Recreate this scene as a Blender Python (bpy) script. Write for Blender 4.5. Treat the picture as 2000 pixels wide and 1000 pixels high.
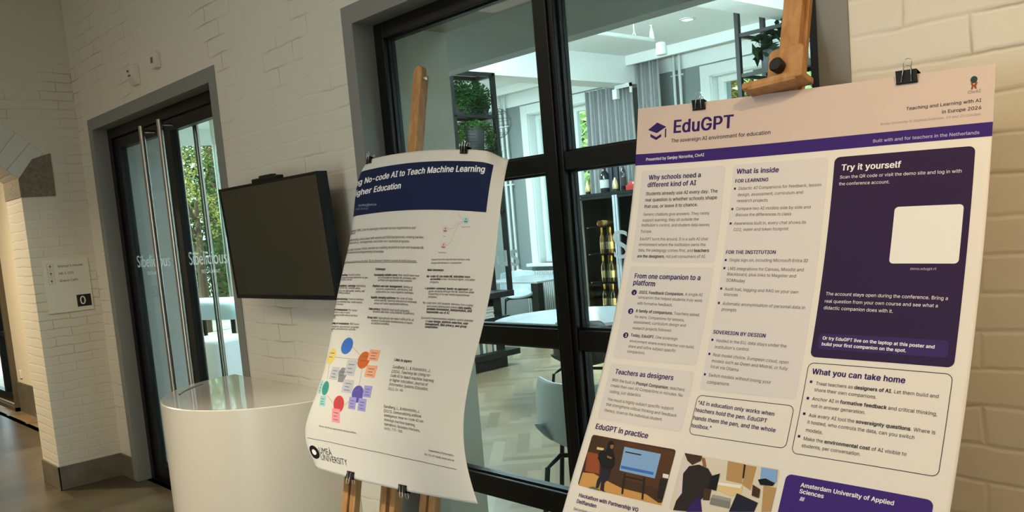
import bpy, bmesh, math, random
import numpy as np
from mathutils import Vector, Matrix

for o in list(bpy.data.objects): bpy.data.objects.remove(o, do_unlink=True)
scene = bpy.context.scene
COL = scene.collection
random.seed(7)
PI = math.pi

# ------------------------------------------------------------------ camera
YAW, PITCH, ROLL = -.831604861, .101352994, -.0851974206
CAM = Vector((0.0, -1.94248607, 1.55))
def cam_axes():
    fw = Vector((math.sin(YAW)*math.cos(PITCH), math.cos(YAW)*math.cos(PITCH), -math.sin(PITCH)))
    rt = Vector((math.cos(YAW), -math.sin(YAW), 0)); up = rt.cross(fw)
    r2 = math.cos(ROLL)*rt + math.sin(ROLL)*up
    u2 = -math.sin(ROLL)*rt + math.cos(ROLL)*up
    return r2, u2, fw
rt, up, fw = cam_axes()
cd = bpy.data.cameras.new('camera'); cam = bpy.data.objects.new('camera', cd); COL.objects.link(cam)
m = Matrix.Identity(4)
for i in range(3):
    m[i][0] = rt[i]; m[i][1] = up[i]; m[i][2] = -fw[i]; m[i][3] = CAM[i]
cam.matrix_world = m
cd.sensor_fit = 'HORIZONTAL'; cd.sensor_width = 36; cd.lens = 1697.19/2000*36; cd.shift_y = 0.05
cd.clip_start = .05; cd.clip_end = 300
scene.camera = cam

# ------------------------------------------------------------------ view, world, sun, lamps
vs = scene.view_settings
scene.display_settings.display_device = 'sRGB'
vs.view_transform = 'Standard'; vs.look = 'None'; vs.gamma = 1.0; vs.use_curve_mapping = False
vs.exposure = 0.0
cy = scene.cycles
cy.use_denoising = True
cy.max_bounces = 10; cy.diffuse_bounces = 5; cy.glossy_bounces = 4; cy.transparent_max_bounces = 24
cy.sample_clamp_indirect = 6.0; cy.caustics_reflective = False; cy.caustics_refractive = False

world = bpy.data.worlds.new('sky'); scene.world = world; world.use_nodes = True
wn = world.node_tree.nodes; wl = world.node_tree.links
bg = wn['Background']
bg.inputs['Color'].default_value = (.74, .91, 1.0, 1); bg.inputs['Strength'].default_value = 4.6

def lamp(kind, name, loc, energy, color, target=None, **kw):
    d = bpy.data.lights.new(name, kind); d.energy = energy; d.color = color
    for k, v in kw.items(): setattr(d, k, v)
    o = bpy.data.objects.new(name, d); COL.objects.link(o); o.location = loc
    if target is not None:
        o.rotation_euler = (Vector(target)-Vector(loc)).to_track_quat('-Z', 'Y').to_euler()
    return o
# overcast-bright sun over the garden, coming over the roof of the building
lamp('SUN', 'sun', (0, -20, 30), 9.0, (1, .97, .9), (-3, 8, 0), angle=.05)
# warm ceiling spots of the hall
WARM = (1.0, .76, .47)
lamp('SPOT', 'hall_spot', (-1.7, -1.8, 3.25), 29, WARM, (-1.0, -.3, 1.2), spot_size=1.7, spot_blend=1.0, shadow_soft_size=.035)
lamp('SPOT', 'hall_spot', (-3.15, -2.3, 3.25), 235, (1.0, .90, .70), (-2.95, -.75, .3), spot_size=.78, spot_blend=.7, shadow_soft_size=.05)
lamp('SPOT', 'hall_spot', (.5, -1.3, 3.25), 135, (1.0, .73, .40), (.2, -.2, 1.4), spot_size=1.9, spot_blend=1.0, shadow_soft_size=.05)
lamp('SPOT', 'hall_spot', (-5.0, -1.9, 3.25), 88, (1.0, .86, .60), (-6.2, -.5, .3), spot_size=1.0, spot_blend=1.0, shadow_soft_size=.05)
lamp('SPOT', 'hall_spot', (-8.4, -2.0, 3.1), 620, (1.0, .84, .58), (-8.0, -.6, .5), spot_size=2.3, spot_blend=1.0, shadow_soft_size=.05)
lamp('AREA', 'hall_fill', (-2.6, -2.5, 3.3), 36, (1.0, .92, .72), (-2.6, -2.5, 0), shape='RECTANGLE', size=6, size_y=1.0)  # soft fill added overhead to lift the hall, not a fitting
# fill lights added under the dining room ceiling, out of view (daylight coloured)
for i, (x, y, e) in enumerate([(-1.6, 5.0, 210), (-6.1, 3.2, 150), (-8.7, 4.6, 230), (-.6, 1.2, 210), (-6.9, 1.4, 250)]):
    lamp('AREA', 'dining_fill', (x, y, 3.0 if y < 2 else 3.36), e, (.72, .91, 1.0), (x, y, 0), shape='RECTANGLE', size=1.2, size_y=.8)
# added strip light, unseen behind the bulkhead, to brighten the white ceiling
lamp('AREA', 'ceiling_fill', (-4.0, 2.5, 2.72), 340, (.78, .96, 1.0), (-4.0, 3.6, 3.9), shape='RECTANGLE', size=7.5, size_y=.08)
# sky portals in the dining-room windows
for (c, t, sx, sy) in [((-8.1, 7.15, 1.95), (-8.1, 0, 1.95), 2.4, 2.2), ((-4.9, 7.15, 1.95), (-4.9, 0, 1.95), 2.4, 2.2), ((-10.45, 2.2, 1.4), (0, 2.2, 1.4), 3.0, 2.6)]:
    o = lamp('AREA', 'sky_portal', c, 1, (1, 1, 1), t, shape='RECTANGLE', size=sx, size_y=sy)
    o.data.cycles.is_portal = True

# ------------------------------------------------------------------ materials
def lin(c):
    c = c/255.
    return c/12.92 if c <= .04045 else ((c+.055)/1.055)**2.4
def rgb(r, g, b): return (lin(r), lin(g), lin(b), 1)
MATS = {}
def mat(name, color=(200, 200, 200), rough=.6, metal=0., spec=.5, noise=None, bump=None, coat=0., emit=None, alpha=None):
    """noise = (scale, amount) tints the colour; bump = (scale, strength)"""
    if name in MATS: return MATS[name]
    M = bpy.data.materials.new(name); M.use_nodes = True; MATS[name] = M
    N = M.node_tree.nodes; L = M.node_tree.links; b = N['Principled BSDF']
    c = rgb(*color)
    b.inputs['Base Color'].default_value = c
    b.inputs['Roughness'].default_value = rough; b.inputs['Metallic'].default_value = metal
    b.inputs['Specular IOR Level'].default_value = spec; b.inputs['Coat Weight'].default_value = coat
    if emit: b.inputs['Emission Color'].default_value = c; b.inputs['Emission Strength'].default_value = emit
    if noise or bump:
        tc = N.new('ShaderNodeTexCoord')
    if noise:
        t = N.new('ShaderNodeTexNoise'); t.inputs['Scale'].default_value = noise[0]; t.inputs['Detail'].default_value = 6
        L.new(tc.outputs['Object'], t.inputs['Vector'])
        r = N.new('ShaderNodeValToRGB')
        a = noise[1]
        r.color_ramp.elements[0].position = .3; r.color_ramp.elements[1].position = .7
        r.color_ramp.elements[0].color = tuple(x*(1-a) for x in c[:3])+(1,)
        r.color_ramp.elements[1].color = tuple(min(1, x*(1+a)) for x in c[:3])+(1,)
        L.new(t.outputs['Fac'], r.inputs['Fac']); L.new(r.outputs['Color'], b.inputs['Base Color'])
    if bump:
        t = N.new('ShaderNodeTexNoise'); t.inputs['Scale'].default_value = bump[0]; t.inputs['Detail'].default_value = 5
        L.new(tc.outputs['Object'], t.inputs['Vector'])
        bn = N.new('ShaderNodeBump'); bn.inputs['Strength'].default_value = bump[1]; bn.inputs['Distance'].default_value = .01
        L.new(t.outputs['Fac'], bn.inputs['Height']); L.new(bn.outputs['Normal'], b.inputs['Normal'])
    return M

def brick_mat(name, axes, color=(226, 218, 202), bw=.27, bh=.082, strength=.2):
    """painted brickwork; axes = which object axes run along and up the wall"""
    M = bpy.data.materials.new(name); M.use_nodes = True; MATS[name] = M
    N = M.node_tree.nodes; L = M.node_tree.links; b = N['Principled BSDF']
    b.inputs['Roughness'].default_value = .55; b.inputs['Specular IOR Level'].default_value = .3
    tc = N.new('ShaderNodeTexCoord'); sp = N.new('ShaderNodeSeparateXYZ'); L.new(tc.outputs['Object'], sp.inputs[0])
    nz = N.new('ShaderNodeTexNoise'); nz.inputs['Scale'].default_value = 5.5; nz.inputs['Detail'].default_value = 4
    L.new(tc.outputs['Object'], nz.inputs['Vector'])
    sub = N.new('ShaderNodeVectorMath'); sub.operation = 'SUBTRACT'; sub.inputs[1].default_value = (.5, .5, .5)
    L.new(nz.outputs['Color'], sub.inputs[0])
    sc = N.new('ShaderNodeVectorMath'); sc.operation = 'SCALE'; sc.inputs['Scale'].default_value = .03
    L.new(sub.outputs[0], sc.inputs[0])
    cb = N.new('ShaderNodeCombineXYZ')
    L.new(sp.outputs[axes[0]], cb.inputs[0]); L.new(sp.outputs[axes[1]], cb.inputs[1])
    ad = N.new('ShaderNodeVectorMath'); ad.operation = 'ADD'
    L.new(cb.outputs[0], ad.inputs[0]); L.new(sc.outputs[0], ad.inputs[1])
    bt = N.new('ShaderNodeTexBrick'); bt.inputs['Scale'].default_value = 1
    bt.inputs['Mortar Size'].default_value = .009; bt.inputs['Mortar Smooth'].default_value = 1.0
    bt.inputs['Brick Width'].default_value = bw; bt.inputs['Row Height'].default_value = bh
    bt.inputs['Color1'].default_value = (1, 1, 1, 1); bt.inputs['Color2'].default_value = (.8, .8, .8, 1); bt.inputs['Mortar'].default_value = (0, 0, 0, 1)
    L.new(ad.outputs[0], bt.inputs['Vector'])
    # cracks open only along some of the joints
    n2 = N.new('ShaderNodeTexNoise'); n2.inputs['Scale'].default_value = 2.3; n2.inputs['Detail'].default_value = 3
    L.new(tc.outputs['Object'], n2.inputs['Vector'])
    r2 = N.new('ShaderNodeValToRGB'); r2.color_ramp.elements[0].position = .5; r2.color_ramp.elements[1].position = .66
    L.new(n2.outputs['Fac'], r2.inputs['Fac'])
    n3 = N.new('ShaderNodeTexNoise'); n3.inputs['Scale'].default_value = 28; n3.inputs['Detail'].default_value = 5
    L.new(tc.outputs['Object'], n3.inputs['Vector'])
    inv = N.new('ShaderNodeMath'); inv.operation = 'MULTIPLY'
    pw = N.new('ShaderNodeMath'); pw.operation = 'POWER'; pw.inputs[1].default_value = 3
    L.new(bt.outputs['Fac'], pw.inputs[0])
    L.new(pw.outputs[0], inv.inputs[0]); L.new(r2.outputs['Color'], inv.inputs[1])
    mx = N.new('ShaderNodeMix'); mx.data_type = 'RGBA'
    c = rgb(*color)
    mx.inputs['A'].default_value = c; mx.inputs['B'].default_value = rgb(176, 164, 144)
    L.new(inv.outputs[0], mx.inputs['Factor']); L.new(mx.outputs['Result'], b.inputs['Base Color'])
    h = N.new('ShaderNodeMath'); h.operation = 'MULTIPLY_ADD'; h.inputs[1].default_value = .7
    L.new(n3.outputs['Fac'], h.inputs[0]); L.new(bt.outputs['Color'], h.inputs[2])
    bn = N.new('ShaderNodeBump'); bn.inputs['Strength'].default_value = strength; bn.inputs['Distance'].default_value = .008
    L.new(h.outputs[0], bn.inputs['Height']); L.new(bn.outputs['Normal'], b.inputs['Normal'])
    return M

def glass_mat(name, tint=(225, 238, 236), refl=1.0):
    M = bpy.data.materials.new(name); M.use_nodes = True; MATS[name] = M
    N = M.node_tree.nodes; L = M.node_tree.links; N.remove(N['Principled BSDF'])
    tr = N.new('ShaderNodeBsdfTransparent'); tr.inputs[0].default_value = rgb(*tint)
    gl = N.new('ShaderNodeBsdfGlossy'); gl.inputs['Roughness'].default_value = .01
    fr = N.new('ShaderNodeFresnel'); fr.inputs[0].default_value = 1.45
    mu = N.new('ShaderNodeMath'); mu.operation = 'MULTIPLY'; mu.inputs[1].default_value = refl
    # the far face of the pane reflects nothing more (no false total reflection inside the thin pane)
    ge = N.new('ShaderNodeNewGeometry'); fs = N.new('ShaderNodeMath'); fs.operation = 'SUBTRACT'; fs.inputs[0].default_value = 1.0
    L.new(ge.outputs['Backfacing'], fs.inputs[1]); fm = N.new('ShaderNodeMath'); fm.operation = 'MULTIPLY'
    L.new(fr.outputs[0], fm.inputs[0]); L.new(fs.outputs[0], fm.inputs[1]); L.new(fm.outputs[0], mu.inputs[0])
    mx = N.new('ShaderNodeMixShader'); L.new(mu.outputs[0], mx.inputs[0]); L.new(tr.outputs[0], mx.inputs[1]); L.new(gl.outputs[0], mx.inputs[2])
    L.new(mx.outputs[0], N['Material Output'].inputs[0])
    return M

def wood_mat(name, c1, c2, axis_scale=(1, 1, 1), rough=.5):
    M = bpy.data.materials.new(name); M.use_nodes = True; MATS[name] = M
    N = M.node_tree.nodes; L = M.node_tree.links; b = N['Principled BSDF']
    b.inputs['Roughness'].default_value = rough; b.inputs['Specular IOR Level'].default_value = .35
    tc = N.new('ShaderNodeTexCoord'); mp = N.new('ShaderNodeMapping'); mp.inputs['Scale'].default_value = axis_scale
    L.new(tc.outputs['Object'], mp.inputs['Vector'])
    nz = N.new('ShaderNodeTexNoise'); nz.inputs['Scale'].default_value = 6; nz.inputs['Detail'].default_value = 8; nz.inputs['Distortion'].default_value = .6
    L.new(mp.outputs[0], nz.inputs['Vector'])
    r = N.new('ShaderNodeValToRGB'); r.color_ramp.elements[0].position = .35; r.color_ramp.elements[1].position = .65
    r.color_ramp.elements[0].color = rgb(*c1); r.color_ramp.elements[1].color = rgb(*c2)
    L.new(nz.outputs['Fac'], r.inputs['Fac']); L.new(r.outputs['Color'], b.inputs['Base Color'])
    return M

def tile_mat(name):
    M = bpy.data.materials.new(name); M.use_nodes = True; MATS[name] = M
    N = M.node_tree.nodes; L = M.node_tree.links; b = N['Principled BSDF']
    b.inputs['Roughness'].default_value = .32
    tc = N.new('ShaderNodeTexCoord')
    bt = N.new('ShaderNodeTexBrick'); bt.inputs['Scale'].default_value = 1; bt.inputs['Brick Width'].default_value = .8; bt.inputs['Row Height'].default_value = .4
    bt.inputs['Mortar Size'].default_value = .003; bt.inputs['Bias'].default_value = .1
    bt.inputs['Color1'].default_value = rgb(72, 63, 46); bt.inputs['Color2'].default_value = rgb(100, 88, 66); bt.inputs['Mortar'].default_value = rgb(58, 50, 40)
    mp = N.new('ShaderNodeMapping'); mp.inputs['Rotation'].default_value = (0, 0, PI/2)
    L.new(tc.outputs['Object'], mp.inputs['Vector']); L.new(mp.outputs[0], bt.inputs['Vector'])
    nz = N.new('ShaderNodeTexNoise'); nz.inputs['Scale'].default_value = 3.5; nz.inputs['Detail'].default_value = 8
    L.new(tc.outputs['Object'], nz.inputs['Vector'])
    mx = N.new('ShaderNodeMix'); mx.data_type = 'RGBA'; mx.blend_type = 'MULTIPLY'; mx.inputs['Factor'].default_value = .75
    r = N.new('ShaderNodeValToRGB'); r.color_ramp.elements[0].position = .3; r.color_ramp.elements[1].position = .7
    r.color_ramp.elements[0].color = (.5, .5, .5, 1); r.color_ramp.elements[1].color = (1, 1, 1, 1)
    L.new(nz.outputs['Fac'], r.inputs['Fac'])
    L.new(bt.outputs['Color'], mx.inputs['A']); L.new(r.outputs['Color'], mx.inputs['B']); L.new(mx.outputs['Result'], b.inputs['Base Color'])
    return M

def vinyl_mat(name, color):
    M = bpy.data.materials.new(name); M.use_nodes = True; MATS[name] = M
    N = M.node_tree.nodes; L = M.node_tree.links; N.remove(N['Principled BSDF'])
    d = N.new('ShaderNodeBsdfDiffuse'); t = N.new('ShaderNodeBsdfTranslucent'); mx = N.new('ShaderNodeMixShader'); mx.inputs[0].default_value = .6
    d.inputs[0].default_value = t.inputs[0].default_value = rgb(*color)
    L.new(d.outputs[0], mx.inputs[1]); L.new(t.outputs[0], mx.inputs[2]); L.new(mx.outputs[0], N['Material Output'].inputs[0])
    return M
def attr_mat(name, rough=.4, spec=.4):
    M = bpy.data.materials.new(name); M.use_nodes = True; MATS[name] = M
    N = M.node_tree.nodes; L = M.node_tree.links; b = N['Principled BSDF']
    b.inputs['Roughness'].default_value = rough; b.inputs['Specular IOR Level'].default_value = spec
    a = N.new('ShaderNodeVertexColor'); a.layer_name = 'plank'
    tc = N.new('ShaderNodeTexCoord'); nz = N.new('ShaderNodeTexNoise'); nz.inputs['Scale'].default_value = 14; nz.inputs['Detail'].default_value = 6
    L.new(tc.outputs['Object'], nz.inputs['Vector'])
    mx = N.new('ShaderNodeMix'); mx.data_type = 'RGBA'; mx.blend_type = 'MULTIPLY'; mx.inputs['Factor'].default_value = .35
    L.new(a.outputs['Color'], mx.inputs['A']); L.new(nz.outputs['Color'], mx.inputs['B']); L.new(mx.outputs['Result'], b.inputs['Base Color'])
    return M

def leaf_mat(name, c1, c2):
    M = bpy.data.materials.new(name); M.use_nodes = True; MATS[name] = M
    N = M.node_tree.nodes; L = M.node_tree.links; N.remove(N['Principled BSDF'])
    tc = N.new('ShaderNodeTexCoord'); nz = N.new('ShaderNodeTexNoise'); nz.inputs['Scale'].default_value = 2.2; nz.inputs['Detail'].default_value = 4
    L.new(tc.outputs['Object'], nz.inputs['Vector'])
    r = N.new('ShaderNodeValToRGB'); r.color_ramp.elements[0].position = .38; r.color_ramp.elements[1].position = .62
    r.color_ramp.elements[0].color = rgb(*c1); r.color_ramp.elements[1].color = rgb(*c2)
    L.new(nz.outputs['Fac'], r.inputs['Fac'])
    d = N.new('ShaderNodeBsdfDiffuse'); t = N.new('ShaderNodeBsdfTranslucent'); mx = N.new('ShaderNodeMixShader'); mx.inputs[0].default_value = .4
    L.new(r.outputs['Color'], d.inputs[0]); L.new(r.outputs['Color'], t.inputs[0])
    L.new(d.outputs[0], mx.inputs[1]); L.new(t.outputs[0], mx.inputs[2]); L.new(mx.outputs[0], N['Material Output'].inputs[0])
    return M

BRICK_X = brick_mat('painted_brick_long', (0, 2))
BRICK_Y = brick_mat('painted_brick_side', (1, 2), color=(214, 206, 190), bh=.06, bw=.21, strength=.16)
GLASS = glass_mat('window_glass', (234, 242, 240))
GLASS_OUT = glass_mat('garden_glass', (235, 244, 244), .6)
PLASTER = mat('white_plaster', (240, 243, 242), .8, bump=(40, .06))
WARMPLASTER = mat('cream_plaster', (232, 220, 196), .75, bump=(60, .05))
ROUGHPLASTER = mat('rough_plaster', (205, 210, 212), .9, bump=(90, .35))
GREYWALL = mat('grey_wall_paint', (128, 136, 134), .75, bump=(40, .04))
BULK = mat('bulkhead_grey', (160, 166, 170), .7, noise=(2, .06))
TRIM = mat('grey_trim', (134, 133, 126), .55)
CASING = mat('white_casing', (222, 226, 224), .45)
BLACKMETAL = mat('black_frame', (11, 11, 11), .4, spec=.35)
BLACK = mat('black_plastic', (12, 12, 13), .45, spec=.35)
STEEL = mat('brushed_steel', (190, 182, 172), .24, 1.0)
CHROME = mat('chrome', (220, 220, 220), .12, 1.0)
STONE = mat('grey_stone', (118, 108, 88), .7, noise=(60, .3), bump=(70, .3))
SKIRT = mat('stone_skirting', (106, 98, 82), .5, noise=(9, .2))
TILE = tile_mat('stone_tiles')
PARQUET = attr_mat('oak_parquet', .3)
EASEL_WOOD = wood_mat('beech_wood', (168, 118, 70), (196, 146, 94), (7, 7, .6))
WHITE_LACQUER = mat('white_lacquer', (240, 228, 208), .3, coat=.3)
COUNTER_TOP = mat('counter_top', (214, 207, 196), .12, coat=.6)

# ------------------------------------------------------------------ mesh builder and tagging
class MB:
    def __init__(s): s.v = []; s.f = []; s.m = []; s.c = []
    def add(s, vs, fs, mi=0, col=None):
        b = len(s.v); s.v += [tuple(v) for v in vs]
        for f in fs: s.f.append([b+i for i in f]); s.m.append(mi); s.c.append(col)
        return s
    def box(s, a, b, mi=0, col=None):
        x0, x1 = sorted((a[0], b[0])); y0, y1 = sorted((a[1], b[1])); z0, z1 = sorted((a[2], b[2]))
        vs = [(x0, y0, z0), (x1, y0, z0), (x1, y1, z0), (x0, y1, z0), (x0, y0, z1), (x1, y0, z1), (x1, y1, z1), (x0, y1, z1)]
        return s.add(vs, [(3, 2, 1, 0), (4, 5, 6, 7), (0, 1, 5, 4), (1, 2, 6, 5), (2, 3, 7, 6), (3, 0, 4, 7)], mi, col)
    def obox(s, c, sx, sy, sz, ax, ay, az, mi=0):
        c = Vector(c); vs = []
        for k in (-1, 1):
            for (i, j) in ((-1, -1), (1, -1), (1, 1), (-1, 1)):
                vs.append(c+ax*(i*sx/2)+ay*(j*sy/2)+az*(k*sz/2))
        return s.add(vs, [(3, 2, 1, 0), (4, 5, 6, 7), (0, 1, 5, 4), (1, 2, 6, 5), (2, 3, 7, 6), (3, 0, 4, 7)], mi)
    def bar(s, p0, p1, w, d, side=(1, 0, 0), mi=0):
        p0 = Vector(p0); p1 = Vector(p1); az = (p1-p0).normalized(); ax = (Vector(side)-az*az.dot(Vector(side))).normalized(); ay = az.cross(ax)
        return s.obox((p0+p1)/2, w, d, (p1-p0).length, ax, ay, az, mi)
    def tube(s, pts, r, n=10, caps=True, mi=0):
        pts = [Vector(p) for p in pts]; rs = r if isinstance(r, (list, tuple)) else [r]*len(pts)
        b = len(s.v); prev = None
        for i, p in enumerate(pts):
            t = (pts[min(i+1, len(pts)-1)]-pts[max(i-1, 0)]).normalized()
            if prev is None:
                a = Vector((0, 0, 1)) if abs(t.z) < .9 else Vector((1, 0, 0)); x = t.cross(a).normalized()
            else: x = (prev-t*prev.dot(t)).normalized()
            prev = x; y = t.cross(x)
            for k in range(n):
                an = 2*PI*k/n; s.v.append(tuple(p+(x*math.cos(an)+y*math.sin(an))*rs[i]))
        for i in range(len(pts)-1):
            for k in range(n):
                s.f.append([b+i*n+k, b+i*n+(k+1) % n, b+(i+1)*n+(k+1) % n, b+(i+1)*n+k]); s.m.append(mi); s.c.append(None)
        if caps:
            s.f.append([b+k for k in range(n)][::-1]); s.m.append(mi); s.c.append(None)
            s.f.append([b+(len(pts)-1)*n+k for k in range(n)]); s.m.append(mi); s.c.append(None)
        return s
    def lathe(s, prof, c=(0, 0, 0), n=32, a0=0., a1=2*PI, mi=0, axis=None):
        full = abs(a1-a0-2*PI) < 1e-6; k = n if full else n+1; b = len(s.v)
        for (r, z) in prof:
            for i in range(k):
                a = a0+(a1-a0)*i/n
                p = Vector((r*math.cos(a), r*math.sin(a), z))
                if axis == 'y': p = Vector((p.x, -p.z, p.y))
                s.v.append(tuple(Vector(c)+p))
        for j in range(len(prof)-1):
            for i in range(n):
                i2 = (i+1) % k
                s.f.append([b+j*k+i, b+j*k+i2, b+(j+1)*k+i2, b+(j+1)*k+i]); s.m.append(mi); s.c.append(None)
        return s
    def grid(s, P, mi=0, close=False):
        b = len(s.v); n = len(P); mlen = len(P[0])
        for row in P: s.v += [tuple(p) for p in row]
        for i in range(n-1):
            for j in range(mlen-1):
                s.f.append([b+i*mlen+j, b+(i+1)*mlen+j, b+(i+1)*mlen+j+1, b+i*mlen+j+1]); s.m.append(mi); s.c.append(None)
        return s
    def prism(s, pts, d, mi=0):
        """closed outline of 3-D points pushed along d"""
        d = Vector(d); n = len(pts); a = [Vector(p) for p in pts]; vs = a+[p+d for p in a]
        fs = [tuple(range(n))[::-1], tuple(range(n, 2*n))]+[(i, (i+1) % n, n+(i+1) % n, n+i) for i in range(n)]
        return s.add(vs, fs, mi)
    def build(s, name, mats, parent=None, smooth=False, bevel=0., solid=0., fix=True, loc=None, subsurf=0):
        if not isinstance(mats, (list, tuple)): mats = [mats]
        me = bpy.data.meshes.new(name)
        if parent is not None: L = Vector(ROOT.get(parent.as_pointer(), (0, 0, 0)))
        elif loc is not None: L = Vector(loc)
        else: L = Vector((0, 0, 0))
        vs = [(v[0]-L.x, v[1]-L.y, v[2]-L.z) for v in s.v]
        me.from_pydata(vs, [], s.f)
        for mm in mats: me.materials.append(mm)
        for p, i in zip(me.polygons, s.m): p.material_index = i
        if any(c is not None for c in s.c):
            ca = me.color_attributes.new('plank', 'FLOAT_COLOR', 'CORNER')
            for p, c in zip(me.polygons, s.c):
                for li in p.loop_indices: ca.data[li].color = c
        if fix:
            bm = bmesh.new(); bm.from_mesh(me); bmesh.ops.recalc_face_normals(bm, faces=bm.faces); bm.to_mesh(me); bm.free()
        if smooth:
            for p in me.polygons: p.use_smooth = True
            if smooth != 'all':
                try: me.set_sharp_from_angle(angle=math.radians(40))
                except Exception: pass
        me.update()
        o = bpy.data.objects.new(name, me); COL.objects.link(o)
        if parent is not None: o.parent = parent; ROOT[o.as_pointer()] = tuple(L)
        else: o.location = L; ROOT[o.as_pointer()] = tuple(L)
        if bevel:
            bv = o.modifiers.new('bevel', 'BEVEL'); bv.width = bevel; bv.segments = 2; bv.limit_method = 'ANGLE'
        if solid:
            sd = o.modifiers.new('solid', 'SOLIDIFY'); sd.thickness = solid; sd.offset = -1
        if subsurf:
            ss = o.modifiers.new('sub', 'SUBSURF'); ss.levels = subsurf; ss.render_levels = subsurf
        return o
ROOT = {}
def tag(o, label, cat, group=None, kind=None):
    if label: o['label'] = label
    if cat: o['category'] = cat
    if group: o['group'] = group
    if kind: o['kind'] = kind
    return o
def thing(name, label, cat, loc, group=None, local=False, kind=None):
    o = bpy.data.objects.new(name, None); COL.objects.link(o); o.location = loc
    o.empty_display_size = .1
    ROOT[o.as_pointer()] = (0, 0, 0) if local else tuple(loc)
    return tag(o, label, cat, group, kind)
def struct(o): o['kind'] = 'structure'; return o
def dup(root, loc=None, rotz=None, label=None, group=None):
    r = root.copy(); COL.objects.link(r)
    if loc is not None: r.location = loc
    if rotz is not None: r.rotation_euler = (0, 0, rotz)
    if label: r['label'] = label
    if group: r['group'] = group
    for ch in list(root.children):
        c = ch.copy(); COL.objects.link(c); c.parent = r
        for g in list(ch.children):
            d = g.copy(); COL.objects.link(d); d.parent = c
    return r
def bound_loc(mb):
    a = np.array(mb.v); return ((a[:, 0].min()+a[:, 0].max())/2, (a[:, 1].min()+a[:, 1].max())/2, a[:, 2].min())

# fonts that ship with Blender
import os
FONTS = {}
def load_font(fn):
    try:
        p = os.path.join(bpy.utils.system_resource('DATAFILES', path='fonts'), fn)
        return bpy.data.fonts.load(p)
    except Exception:
        return None
INTER = load_font('Inter.woff2')
# font, emboldening (fraction of an em), slant
STYLE = {'R': (INTER, 0, 0), 'M': (INTER, .012, 0), 'B': (INTER, .027, 0), 'I': (INTER, 0, .2), 'S': (None, 0, 0), 'b': (None, .02, 0)}
TCACHE = {}
def loop_area(P): x, y = P[:, 0], P[:, 1]; return float(np.dot(x, np.roll(y, -1))-np.dot(np.roll(x, -1), y))/2
def in_loop(p, P):
    x, y = p; a = P; b = np.roll(P, 1, axis=0)
    k = (a[:, 1] > y) != (b[:, 1] > y)
    with np.errstate(divide='ignore', invalid='ignore'):
        xs = (b[:, 0]-a[:, 0])*(y-a[:, 1])/(b[:, 1]-a[:, 1])+a[:, 0]
    return bool(np.count_nonzero(k & (x < xs)) % 2)
def untangle(P, depth=0):
    """cut an outline that crosses itself into simple outlines"""
    n = len(P)
    if n < 4 or depth > 6: return [P]
    A = P; D = np.roll(P, -1, axis=0)-P
    w = A[None]-A[:, None]; cr = D[:, None, 0]*D[None, :, 1]-D[:, None, 1]*D[None, :, 0]
    with np.errstate(divide='ignore', invalid='ignore'):
        t = (w[..., 0]*D[None, :, 1]-w[..., 1]*D[None, :, 0])/cr; u = (w[..., 0]*D[:, None, 1]-w[..., 1]*D[:, None, 0])/cr
    e = 1e-4; hit = (t > e) & (t < 1-e) & (u > e) & (u < 1-e) & (np.abs(cr) > 1e-9)
    ij = np.argwhere(np.triu(hit, 2))
    for i, j in ij:
        if i == 0 and j == n-1: continue
        X = A[i]+D[i]*t[i, j]
        return untangle(np.vstack([X[None], P[i+1:j+1]]), depth+1)+untangle(np.vstack([X[None], P[j+1:], P[:i+1]]), depth+1)
    return [P]
def text_geo(txt, st):
    """filled letters of one line at size 1: vertices (x, y, sheet level) and faces"""
    from mathutils.geometry import tessellate_polygon
    k = (txt, st)
    if k in TCACHE: return TCACHE[k]
    f, bold, sh = STYLE[st]
    cu = bpy.data.curves.new('t', 'FONT'); cu.body = txt; cu.size = 1
    if f: cu.font = f
    cu.shear = sh; cu.resolution_u = 5 if st == 'S' else 3; cu.dimensions = '2D'; cu.fill_mode = 'NONE'
    if bold: cu.space_character = 1+bold*1.2
    ob = bpy.data.objects.new('t', cu)
    me = bpy.data.meshes.new_from_object(ob)
    co = np.array([(v.co.x, v.co.y) for v in me.vertices]) if len(me.vertices) else np.zeros((0, 2))
    nxt = {e.vertices[0]: e.vertices[1] for e in me.edges}
    bpy.data.objects.remove(ob); bpy.data.curves.remove(cu); bpy.data.meshes.remove(me)
    seen = set(); loops = []
    for s0 in nxt:
        L_ = []; c = s0
        while c not in seen and c in nxt: seen.add(c); L_.append(c); c = nxt[c]
        if len(L_) > 2: loops += untangle(co[L_])
    V = np.zeros((0, 2)); Fc = []
    if loops:
        ar = [loop_area(P) for P in loops]; sg = math.copysign(1, max(ar, key=abs))
        outs = [P for P, a_ in zip(loops, ar) if a_*sg > 1e-7]; holes = [P for P, a_ in zip(loops, ar) if a_*sg < -1e-7]
        for P in outs:
            x0_, x1_ = P[:, 0].min(), P[:, 0].max()
            hs = [h for h in holes if x0_ < h[0, 0] < x1_ and in_loop(h[0], P)]
            n = len(V); V = np.vstack([V, P]+hs)
            Fc += [tuple(n+i for i in t) for t in tessellate_polygon([[Vector((q[0], q[1], 0)) for q in G_] for G_ in [P]+hs])]
    V = np.hstack([V, np.zeros((len(V), 1))])
    if bold and len(V):                     # heavier strokes: the same letters laid over each other, slightly apart
        sh_ = [(-bold, 0, 0), (bold, 0, 1), (-bold*.75, bold*.4, 2), (bold*.75, bold*.4, 3), (-bold*.75, -bold*.4, 4), (bold*.75, -bold*.4, 5)]; n = len(V)
        Fc = [tuple(i+q*n for i in f_) for q in range(len(sh_)) for f_ in Fc]
        V = np.concatenate([V+np.array(d) for d in sh_])
    TCACHE[k] = (V, Fc)
    return TCACHE[k]
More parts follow.
